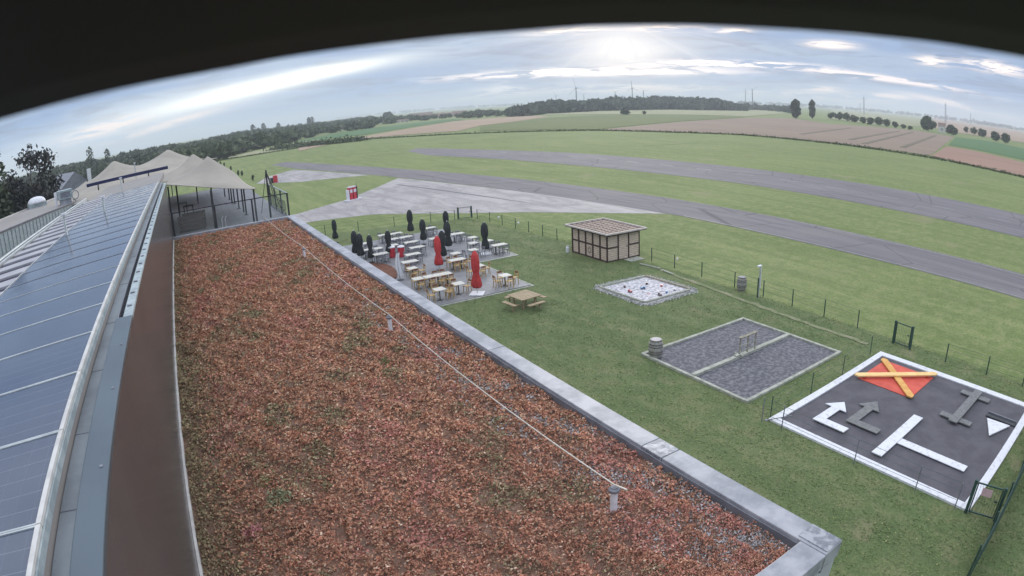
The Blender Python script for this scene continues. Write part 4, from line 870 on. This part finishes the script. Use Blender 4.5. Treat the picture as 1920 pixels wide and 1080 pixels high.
for k in range(nb):
    y0 = k*bw+.07; y1 = (k+1)*bw-.07
    panel(.02, .058, y0, y1, .1, 1.02); panel(.02, .058, y0, y1, 1.14, 1.95)
    panel(SW-.058, SW-.02, y0, y1, .1, 1.02); panel(SW-.058, SW-.02, y0, y1, 1.14, 1.95)
for k in range(nb+1):
    y = min(max(k*bw, .05), SD-.05)
    for x in (0, SW): MB().box(x-.03 if x == 0 else x-.02, x+.02 if x == 0 else x+.03, y-.07, y+.07, 0, H1).build('frame_post', 'beam', sh)
for z0, z1 in ((0.0, .08), (1.03, 1.13), (1.96, 2.1)):
    for a in (-.02, SW-.015): MB().box(a, a+.035, .072, SD-.072, z0, z1).build('frame_rail', 'beam', sh)
xs_ = [0, 1.05, 2.1, SW]
for i, (a, b) in enumerate(zip(xs_, xs_[1:])):
    if i == 1:
        d = panel(a+.08, b-.08, .0, .05, .08, 1.95, 'door'); MB().box(b-.2, b-.17, -.04, -.003, .95, 1.1).build('handle', 'black', d)
    else:
        panel(a+.07, b-.05, .02, .058, .1, 1.02); panel(a+.07, b-.05, .02, .058, 1.14, 1.95)
        MB().box(a+.05, b-.03, -.012, .018, 1.03, 1.13).build('frame_rail', 'beam', sh)
for x in xs_[1:3]: MB().box(x-.045, x+.045, -.025, .018, 0, H1).build('frame_post', 'beam', sh)
MB().box(.03, SW-.03, -.02, .018, 1.96, 2.1).build('frame_rail', 'beam', sh)
wr = MB()
for k in range(14):
    a = k/14*6.283; wr.box(.008, .018, 2.5*bw+.19*math.cos(a)-.035, 2.5*bw+.19*math.cos(a)+.035, .56+.19*math.sin(a)-.03, .56+.19*math.sin(a)+.03)
wr.build('wreath', 'leafdark', sh)
rf = MB().box(-.38, SW+.38, -.42, SD+.38, H1+.003, H1+.06).build('roof', 'beam', sh)
MB().box(-.42, -.30, -.46, SD+.42, H1+.063, H1+.17).box(SW+.30, SW+.42, -.46, SD+.42, H1+.063, H1+.17).box(-.297, SW+.297, -.46, -.34, H1+.063, H1+.17).box(-.297, SW+.297, SD+.30, SD+.42, H1+.063, H1+.17).build('roof_border', pm('faded_white_board', (.60, .53, .50), (.48, .42, .39), 5, .7), rf)
gr = MB()
for k in range(1, 12): gr.box(-.29, SW+.29, -.34+k*.42-.02, -.34+k*.42+.02, H1+.062, H1+.10)
gr.build('roof_lattice', 'boards', rf); gr = MB()
for k in range(1, 7): gr.box(-.3+k*.54-.022, -.3+k*.54+.022, -.33, SD+.29, H1+.102, H1+.12)
gr.build('roof_batten', 'boards', rf)
e = empty('water_butt', (28.1, 39.9, 0), 0, 'white container behind the left end of the shed', 'container'); e.scale = (.6, .6, .6); MB().lathe([(.2, 0), (.24, .1), (.24, .7), (.12, .85), (.08, .95)], 14).build('body', 'white', e); MB().lathe([(.09, .95), (.09, 1.0)], 12).build('lid', 'zincdark', e)
# white lamp post beside the fence
p = at(1419, 560); e = empty('lamp_post', (30.5, 22.6, 0), 0, 'slim white post with a flat cap taller than the fence', 'post')
MB().tube((.05, 0, 0), (.05, 0, 2.0), .045, .04, 10).build('shaft', 'alu', e); MB().box(-.17, .17, -.09, .09, 2.0, 2.09).build('cap', 'white', e, bevel=.01); MB().box(-.09, -.03, -.03, .03, 0, 1.3).build('stay', 'green', e); MB().box(.1, .16, -.05, .05, .6, 1.9).build('panel', 'white', e)
# ---------------------------------------------------------------- play pit
sp_ = [(24.0, 30.8), (28.1, 30.7), (28.4, 26.3), (24.1, 26.2)]
jag = []; q = random.Random(4)
for (a, b) in zip(sp_, sp_[1:]+sp_[:1]):
    for k in range(9):
        t_ = k/9; jag.append((a[0]+(b[0]-a[0])*t_+q.uniform(-.16, .16), a[1]+(b[1]-a[1])*t_+q.uniform(-.16, .16)))
cx0, cy0 = 26.15, 28.5
sand_m = pm('pale_sand', (.66, .64, .66), (.30, .28, .31), 4.5, .95, bumps=.8, bscale=9, lo=.42, hi=.62)
tag(MB().prism([(cx0+(x-cx0)*1.03, cy0+(y-cy0)*1.03) for x, y in jag], 0, .03).build('sand', sand_m), 'pale sand filling the play pit on the lawn', 'sand', kind='stuff')
cen = []
for k in range(5200):
    i = q.randrange(4); a, b = sp_[i], sp_[(i+1) % 4]; t_ = q.random(); o_ = abs(q.gauss(0, .16)); dx_, dy_ = (a[0]+b[0])/2-cx0, (a[1]+b[1])/2-cy0; L_ = math.hypot(dx_, dy_)
    cen.append((a[0]+(b[0]-a[0])*t_+dx_/L_*(o_+.05)+q.gauss(0, .05), a[1]+(b[1]-a[1])*t_+dy_/L_*(o_+.05)+q.gauss(0, .05), .03+.03*q.random()))
tag(quads_mesh('spilled_pebbles', np.array(cen), .05, pm('pebble', (.62, .61, .60), (.42, .41, .40), 6, .9), flat=.5, seed=44), 'pale pebbles spilled in the grass around the play pit', 'pebbles', kind='stuff')
fr_ = empty('sandpit_frame', (0, 0, 0), 0, 'low timber frame around the pale play pit', 'sandpit')
for a, b, mt in (((24.1, 30.7), (28.0, 30.6), 'curb'), ((28.1, 30.6), (28.3, 26.5), 'oldwood'), ((24.2, 26.4), (28.1, 26.4), 'curb'), ((24.05, 30.6), (24.15, 26.5), 'curb')): MB().bar((a[0], a[1], .08), (b[0], b[1], .08), .14, .14).build('timber', mt, fr_)
def toycol(n, c): M[n] = pm(n, c, c, 5, .4)
toycol('toy_blue', (.08, .20, .38)); toycol('toy_red', (.42, .12, .13)); toycol('toy_cyan', (.28, .42, .52)); toycol('toy_dark', (.10, .07, .09))
def toy(x, y, kind, mat, lab):
    e = empty('sand_toy', (x, y, .03), q.uniform(0, 6), lab, 'toy', 'toys lying in the play pit'); e.scale = (.62, .62, .62)
    if kind == 'bucket': MB().lathe([(.10, 0), (.15, .22), (.16, .24)], 14).build('bucket', mat, e); MB().tube((-.15, 0, .24), (0, 0, .38), .01, .01, 5).tube((0, 0, .38), (.15, 0, .24), .01, .01, 5).build('handle', 'white', e)
    elif kind == 'truck':
        MB().box(-.25, .05, -.12, .12, .08, .24).box(.06, .24, -.11, .11, .08, .30).build('body', mat, e, bevel=.02)
        for sx in (-.15, .15):
            for sy in (-.12, .12): MB().tube((sx, sy-.02, .07), (sx, sy+.02, .07), .07, .07, 10).build('wheel', 'toy_dark', e)
    else: MB().box(-.11, .11, -.09, .09, 0, .02).box(-.11, -.09, -.09, .09, .02, .06).box(.09, .11, -.09, .09, .02, .06).build('blade', mat, e); MB().tube((0, .08, .02), (0, .38, .05), .018, .018, 6).build('handle', mat, e)
for a in ((26.0, 28.6, 'truck', 'toy_blue', 'blue toy truck near the middle of the play pit'), (26.9, 29.2, 'bucket', 'toy_dark', 'dark bucket behind the blue toy truck'), (24.9, 28.6, 'truck', 'toy_red', 'red toy truck on the left of the play pit'),
          (26.0, 29.3, 'spade', 'toy_cyan', 'light blue spade beside the blue toy truck'), (27.3, 28.2, 'bucket', 'toy_red', 'small red bucket right of the blue toy truck'), (27.4, 27.1, 'spade', 'toy_dark', 'dark spade towards the right corner of the play pit'),
          (25.6, 27.6, 'spade', 'toy_red', 'red spade in front of the blue toy truck'), (26.6, 27.0, 'bucket', 'toy_blue', 'blue bucket at the front of the play pit'), (25.9, 26.9, 'truck', 'toy_dark', 'dark toy truck at the front of the play pit'), (25.3, 29.6, 'bucket', 'toy_dark', 'dark bucket in the back left of the play pit')): toy(*a)
# ---------------------------------------------------------------- gravel court
struct('court_gravel', MB().box(18.95, 26.5, 14.15, 20.55, 0, .03), 'gravel')
ct = empty('court_edging', (0, 0, 0), 0, 'pale timber edging and middle beam of the dark gravel court', 'edging')
for x0, x1, y0, y1, h in ((18.8, 26.7, 20.56, 20.74, .12), (18.8, 26.7, 13.97, 14.14, .12), (18.78, 18.94, 14.145, 20.555, .12), (26.51, 26.68, 14.145, 20.555, .12), (18.945, 26.505, 17.22, 17.46, .15)):
    MB().box(x0, x1, y0, y1, 0, h).build('beam', 'curb', ct, bevel=.01)
rk = empty('timber_rack', (22.25, 17.34, .15), 0, 'open timber rack with three rails standing on the middle beam', 'rack')
for x in (0, .62, 1.24): MB().box(x-.03, x+.03, -.03, .03, 0, .85).build('upright', 'oldwood', rk)
for z in (.12, .42): MB().box(-.05, 1.29, -.05, -.031, z, z+.07).build('rail', 'curb', rk)
MB().box(-.06, 1.3, -.09, .09, .851, .90).build('top_rail', 'oldwood', rk); MB().box(-.3, -.04, -.1, .1, .02, .06).box(-.04, .04, -.28, .28, 0, .05).build('foot', 'curb', rk)
# ---------------------------------------------------------------- signals square
struct('signals_pad', MB().box(18.72, 27.95, 3.5, 12.1, 0, .04), 'asphalt2')
struct('signals_border', MB().box(18.35, 28.4, 12.11, 12.45, 0, .09).box(18.35, 28.4, 3.15, 3.49, 0, .09).box(18.35, 18.71, 3.495, 12.105, 0, .09).box(27.96, 28.4, 3.495, 12.105, 0, .09), 'white')
def sig(name, lab): return empty(name, (0, 0, 0), 0, lab, 'ground signal')
e = sig('crossed_square', 'red square board with a raised yellow diagonal cross'); MB().box(24.6, 27.55, 8.8, 11.75, .041, .07).build('board', 'red', e, bevel=.01)
def tapered(p, q_, w_, z0, z1, name, mat, parent):
    p, q_ = Vector(p), Vector(q_); d = (q_-p).normalized(); a = Vector((d.y, -d.x))*w_/2
    MB().prism([tuple(p), tuple(p+d*.16+a), tuple(q_-d*.16+a), tuple(q_), tuple(q_-d*.16-a), tuple(p+d*.16-a)], z0, z1).build(name, mat, parent)
tapered((24.45, 11.9), (27.75, 8.7), .36, .20, .26, 'cross_arm', pm('pale_yellow', (.88, .60, .27), (.80, .52, .2), 2.5), e); tapered((27.5, 11.85), (24.5, 8.7), .36, .12, .18, 'cross_arm', 'yellow', e)
for (x, y) in ((24.8, 11.5), (27.3, 9.1)): MB().box(x-.06, x+.06, y-.06, y+.06, .071, .199).build('foot', 'red', e)
def arrow(name, ox, oy, mat, lab, s=1.0):
    e = sig(name, lab); w_ = .42
    pts = [(0, 0), (0, 1.55), (1.55*s+.1, 1.55), (1.55*s+.1, 1.9), (2.35*s+.1, 1.34), (1.55*s+.1, .80), (1.55*s+.1, 1.13), (w_, 1.13), (w_, 0)]
    MB().prism([(ox+x, oy+y) for x, y in pts], .10, .14).build('board', mat, e)
    for (x, y) in ((.2, .3), (.2, 1.3), (1.5*s, 1.34)): MB().box(ox+x-.07, ox+x+.07, oy+y-.07, oy+y+.07, .041, .099).build('foot', 'greysign', e)
arrow('turn_arrow', 19.6, 9.55, 'white', 'white bent arrow, left of the grey one, on the signals square', .92)
arrow('turn_arrow', 20.5, 8.45, 'greysign', 'grey bent arrow, right of the white one, on the signals square', 1.02)
e = sig('landing_t', 'large white T on the signals square'); MB().box(19.15, 23.15, 7.46, 7.93, .10, .14).build('crossbar', 'white', e, bevel=.01); MB().box(20.5, 20.96, 4.3, 7.455, .08, .12).build('stem', 'white', e, bevel=.01)
for x in (19.6, 22.7): MB().box(x-.08, x+.08, 7.6, 7.8, .041, .099).build('foot', 'greysign', e)
e = sig('double_cross', 'grey double cross with two pairs of short arms'); MB().box(23.7, 27.6, 5.98, 6.42, .16, .22).build('bar', 'greysign', e, bevel=.01)
for x in (24.2, 27.05): MB().box(x-.2, x+.2, 5.4, 7.0, .09, .155).build('arm', 'greysign', e, bevel=.01)
for x in (24.2, 27.05):
    for y in (5.55, 6.85): MB().box(x-.1, x+.1, y-.1, y+.1, .041, .089).build('foot', 'greysign', e)
e = sig('triangle_marker', 'white triangle board beside a black channel at the right of the square'); MB().prism([(25.35, 4.95), (23.9, 4.35), (25.45, 3.75)], .08, .13).build('board', 'white', e)
MB().box(25.62, 25.95, 3.55, 5.1, .041, .10).build('channel', 'black', e); MB().box(25.96, 26.02, 3.55, 5.1, .041, .16).build('lip', 'zincdark', e)
# ---------------------------------------------------------------- fences and gates (a fence is one thing, its posts are parts)
wire_m = pm('thin_wire', (.05, .085, .07), (.07, .11, .09), 5, .5)
def fence(pts, step, h, lab, r=.035, wires=(.35, .7, .98), mat='green', posts=None, lean=None):
    pts = [Vector(p) for p in pts]; e = empty('wire_fence', (pts[0].x, pts[0].y, 0), 0, lab, 'fence'); o = pts[0]; pp = []
    if posts: pp = [Vector(p) for p in posts]
    else:
        for a, b in zip(pts, pts[1:]):
            n = max(1, round((b-a).length/step)); pp += [a.lerp(b, k/n) for k in range(n)]
        pp.append(pts[-1])
    wm = MB()
    for p in pp:
        d = p-o; MB().tube((d.x, d.y, 0), (d.x, d.y, h), r, r, 8).build('post', mat, e)
    for a, b in zip(pp, pp[1:]):
        a, b = a-o, b-o
        for z in wires: wm.tube((a.x, a.y, z*h), (b.x, b.y, z*h), .008, .008, 4, False)
    wm.build('wire', wire_m, e); return e
def gate(a, b, h, lab, mat='green', sign=False):
    a, b = Vector(a), Vector(b); e = empty('metal_gate', (a.x, a.y, 0), 0, lab, 'gate'); d = b-a; w_ = d.length; dn = d.normalized()
    for p in (Vector((0, 0)), d): MB().box(p.x-.055, p.x+.055, p.y-.055, p.y+.055, 0, h).build('gate_post', mat, e)
    i0, i1 = dn*.10, d-dn*.10
    fr = MB()
    for z in (.10, h-.08): fr.bar((i0.x, i0.y, z), (i1.x, i1.y, z), .045)
    for p in (i0, i1): fr.bar((p.x, p.y, .1), (p.x, p.y, h-.08), .045)
    leaf_ = fr.build('gate_frame', mat, e); ms = MB(); n = 9
    for k in range(1, n): p = i0.lerp(i1, k/n); ms.tube((p.x, p.y, .1), (p.x, p.y, h-.08), .005, .005, 4, False)
    ms.build('mesh_infill', wire_m, leaf_); p = i1-dn*.06; MB().bar((p.x, p.y, h*.55), (p.x-dn.x*.12, p.y-dn.y*.12, h*.55), .05).build('handle', 'black', e)
    if sign:
        c_ = i0.lerp(i1, .42); n_ = Vector((-dn.y, dn.x, 0)); cc = Vector((c_.x, c_.y, h*.74))-n_*.04
        q1 = cc-Vector((dn.x, dn.y, 0))*.2; q2 = cc+Vector((dn.x, dn.y, 0))*.2
        s_ = MB().bar(q1, q2, .012, .28, up=Vector((0, 0, 1))).build('sign', pm('pink_sign', (.62, .42, .44), (.55, .36, .38), 3), e)
    return e
vs_ = [at(*p) for p in ((1221, 490), (1265, 503), (1312, 520), (1366, 542), (1419, 560), (1474, 578), (1537, 597), (1601, 618))]
fx = [(31.35, v.y) for v in vs_]
fence([(31.35, 33.5), (30.6, 13.2)], 2.5, 1.05, 'green post and wire fence between the shed and the small lawn gate', posts=[(31.35-.035*(33.5-v.y), v.y) for v in vs_])
gate((30.2, 12.55), (30.1, 11.4), 1.28, 'small green gate in the lawn fence beside the signals square')
fence([(30.1, 11.2), (30.4, -3)], 2.3, 1.0, 'green post and wire fence beyond the signals square', posts=[(30.05, 9.1), (30.2, 6.6), (30.35, 4.4), (30.4, 2), (30.4, -1)])
fence([(29.6, 59.6), (30.2, 44.4)], 2.6, 1.05, 'green post and wire fence from the rear gate to the shed', wires=(.35, .7, .98), posts=[(29.7, 58.6), (29.8, 56.0), (29.9, 53.6), (29.95, 51.1), (30.0, 48.8), (30.05, 46.5), (30.1, 44.3)])
gate((28.1, 60.0), (29.6, 59.7), 1.3, 'dark gate at the back corner of the lawn fence', mat='green')
fence([(27.9, 60.0), (8, 65)], 3.4, 1.1, 'green wire fence behind the terrace in front of the concrete apron', posts=[(27.7, 60.0), (25.2, 60.7), (21.3, 61.4), (17.6, 62.4), (14.2, 63.4), (10.5, 64.4), (6.5, 65.4)])
sgp = [at(*p) for p in ((1631, 665), (1579, 704), (1520, 738), (1444, 785))]
fence([(p.x, p.y) for p in sgp], 3, 1.0, 'thin wire fence between the gravel court and the signals square', r=.022, posts=[(p.x, p.y) for p in sgp])
fence([(18.1, 12.5), (18.15, 3.4)], 3, 1.05, 'thin wire fence along the signals square facing the clubhouse', r=.022, posts=[(18.1, 12.6), (18.12, 11.6), (18.1, 8.1), (18.15, 5.4), (18.2, 3.7)], mat='zincdark')
MBl = empty('leaning_stay', (18.35, 12.3, 0), 0, 'leaning grey stay bar at the left corner of the signals square', 'stay'); MB().tube((-.05, .2, .02), (.25, -.8, .5), .02, .02, 6).build('bar', 'zincdark', MBl); MB().box(-.12, .02, .13, .27, 0, .03).build('foot', 'zincdark', MBl)
gate((18.3, 3.25), (18.55, 2.1), 1.3, 'green gate with a pink notice at the near corner of the signals square', sign=True)
hd = empty('screen_fence', (0, 0, 0), 0, 'dense dark green screened fence along the right edge of the garden', 'fence')
hp = [at(1822, 1066, .0), at(1850, 1020, 0), at(1875, 965, 0), at(1902, 905, 0), at(1935, 830, 0), at(1990, 740, 0)]
hp = [(15.3, 1.75), (17.2, 1.85), (19.2, 1.95), (21.4, 2.05), (24, 2.15), (28, 2.3), (33, 2.4)]
mm = MB()
for a, b in zip(hp, hp[1:]): mm.bar((a[0], a[1], .56), (b[0], b[1], .56), .025, 1.05)
mm.build('screen', pm('green_mesh_screen', (.025, .06, .055), (.045, .085, .075), 8, .6), hd)
for p in hp: MB().tube((p[0], p[1]+.06, 0), (p[0], p[1]+.06, 1.25), .035, .035, 8).build('post', 'green', hd)
# gravel strip under fence
gs = P((1238, 506), (1330, 540), (1430, 577), (1540, 616), (1640, 650)); q = random.Random(12)
gl = [(x-.17+q.uniform(-.07, .07), y) for x, y in [(gs[i][0]+(gs[i+1][0]-gs[i][0])*k/8, gs[i][1]+(gs[i+1][1]-gs[i][1])*k/8) for i in range(4) for k in range(8)]]
struct('gravel_strip', MB().sheet(gl+[(x+.36+q.uniform(-.07, .07), y) for x, y in gl[::-1]], .03), 'dirt')
struct('step_slab', MB().box(30.0, 31.4, 34.3, 35.2, 0, .05), 'curb')
e = empty('ground_marker', (33.2, 32.6, 0), 0, 'small pale yellow marker on the grass just beyond the shed', 'marker'); MB().lathe([(.13, 0), (.12, .05), (.07, .13), (.03, .16)], 12).build('cone', 'tabletop', e)
for i, (x, y) in enumerate(((935, 408), (972, 418), (1013, 545), (727, 440))):
    if i < 2:
        p = at(x, y); e = empty('ground_marker', (p.x, p.y, 0), 0, ['left', 'right'][i]+' small white marker on the grass behind the garden fence', 'marker', 'white markers behind the fence'); MB().lathe([(.13, 0), (.11, .06), (.05, .13)], 12).build('cone', 'white', e)
# white kick boards near shed
for i, (a, b) in enumerate((((1200, 496), (1238, 505)), ((1243, 508), (1262, 516)))):
    a, b = at(*a), at(*b); e = empty('pale_board', (a.x, a.y, 0), 0, ['long', 'short'][i]+' pale board lying at the foot of the fence by the shed', 'board'); d = b-a; MB().bar((0, 0, .06), (d.x, d.y, .06), .1, .08).build('board', 'curb', e)
# ---------------------------------------------------------------- fuel pumps and red signs on the apron
p = at(662, 375); fp = empty('fuel_station', (p.x, p.y, 0), .5, 'red and white aviation fuel pumps on a kerb beside the apron', 'fuel pump'); fp.scale = (.62, .8, 1.0)
MB().box(-2.2, 2.2, -.7, .7, 0, .15).build('kerb', 'white', fp, bevel=.02)
for k, x in enumerate((-.75, .45)):
    b_ = MB().box(x-.45, x+.45, -.35, .35, .151, 1.85).build('pump', 'redpaint', fp, bevel=.04)
    MB().box(x-.40, x+.40, -.365, -.352, 1.15, 1.6).build('display', 'white', b_); MB().box(x-.42, x+.42, -.37, .37, 1.853, 2.0).build('pump_head', 'white', b_)
    MB().tube((x+.5, -.2, 1.4), (x+.55, -.35, .6), .03, .03, 6).tube((x+.55, -.35, .6), (x+.5, -.2, .3), .03, .03, 6).build('hose', 'black', b_)
MB().box(-1.75, -1.35, -.3, .3, .151, 1.6).build('cabinet', 'white', fp, bevel=.03); MB().tube((1.4, 0, .15), (1.4, 0, 1.9), .2, .2, 12).build('tank', 'black', fp)
MB().tube((1.75, .2, .15), (1.75, .2, 2.4), .04, .04, 6).build('pole', 'green', fp)
p = at(517, 343); e = empty('fuel_cabinet', (p.x, p.y, 0), .3, 'tall red cabinet by the far apron near the tents', 'cabinet'); MB().box(-.38, .38, -.35, .35, .1, 1.6).build('body', 'redpaint', e, bevel=.04); MB().box(-.33, .33, -.3, .3, 0, .1).build('plinth', 'white', e); MB().box(-.02, .02, -.36, -.352, .2, 1.5).build('door_gap', 'black', e)
p = at(511, 343); e = empty('storage_box', (p.x, p.y, 0), .3, 'dark green box left of the tall red cabinet', 'box'); MB().box(-.5, .5, -.4, .4, 0, 1.0).build('body', 'green', e, bevel=.04); MB().box(-.53, .53, -.43, .43, 1.003, 1.08).build('lid', 'green', e)
for i, x in enumerate((524, 528)):
    p = at(x, 342); e = empty('bollard', (p.x, p.y, 0), 0, ['nearer', 'farther'][i]+' pale bollard right of the tall red cabinet', 'bollard', 'pale bollards by the red cabinet'); MB().tube((0, 0, 0), (0, 0, 1.3), .09, .09, 8).build('post', 'white', e); MB().lathe([(.09, 1.3), (.06, 1.37)], 8).build('cap', 'white', e)
rl2 = MB()
# ---------------------------------------------------------------- webcam housing that carries this view
hc = empty('camera_housing', (0, 0, HC), 0, 'black weather hood of the roof camera shading the top of the view', 'camera hood')
EL = [(-75, 4.2), (-45, 4.4), (-17, 5.0), (-6.5, 5.49), (3.6, 5.71), (10.8, 6.14), (18.4, 6.37), (25.7, 6.63), (31, 6.71), (37.7, 7.0), (46.9, 7.0), (54.7, 6.81), (62.2, 6.67), (69.8, 6.46), (78.6, 6.05), (105, 5.0), (135, 4.2)]
vs = []; NA = 84; NS = 10; R0 = .24
for i in range(NA+1):
    a = -75+210*i/NA; el_ = interp(a, EL); c, s = math.sin(math.radians(a)), math.cos(math.radians(a))
    for j in range(NS+1):
        t_ = j/NS; r_ = R0*(1-t_)-.05*t_; z = R0*math.tan(math.radians(el_))+.035*math.sin(t_*math.pi/2); vs.append((c*r_, s*r_, z))
fs = [(i*(NS+1)+j, i*(NS+1)+j+1, (i+1)*(NS+1)+j+1, (i+1)*(NS+1)+j) for i in range(NA) for j in range(NS)]
ho = MB().add(vs, fs).build('hood', 'plastic', hc, smooth=True); so_ = ho.modifiers.new('thick', 'SOLIDIFY'); so_.thickness = .008; so_.offset = 1
va = math.radians(29.7); bx = (-math.sin(va), -math.cos(va))
MB().tube((bx[0]*.07, bx[1]*.07, -.0), (bx[0]*.32, bx[1]*.32, .0), .06, .07, 20).build('body', 'white', hc, smooth=True)
MB().tube((bx[0]*.28, bx[1]*.28, -.06), (bx[0]*.28, bx[1]*.28, -2.2), .03, .03, 12).build('mast', 'alu', hc)

# ---------------------------------------------------------------- haze in the air
hm = bpy.data.materials.new('haze_air'); hm.use_nodes = True; ht = hm.node_tree; ht.nodes.clear()
pv = ht.nodes.new('ShaderNodeVolumePrincipled'); pv.inputs['Color'].default_value = (.90, .93, 1.0, 1); pv.inputs['Density'].default_value = .00031; pv.inputs['Anisotropy'].default_value = 0.0
om = ht.nodes.new('ShaderNodeOutputMaterial'); ht.links.new(pv.outputs[0], om.inputs['Volume'])
tag(MB().box(-9300, 9300, -9300, 9300, -6, 125).build('haze', hm), 'pale haze over the far fields and woods', 'haze', kind='stuff')
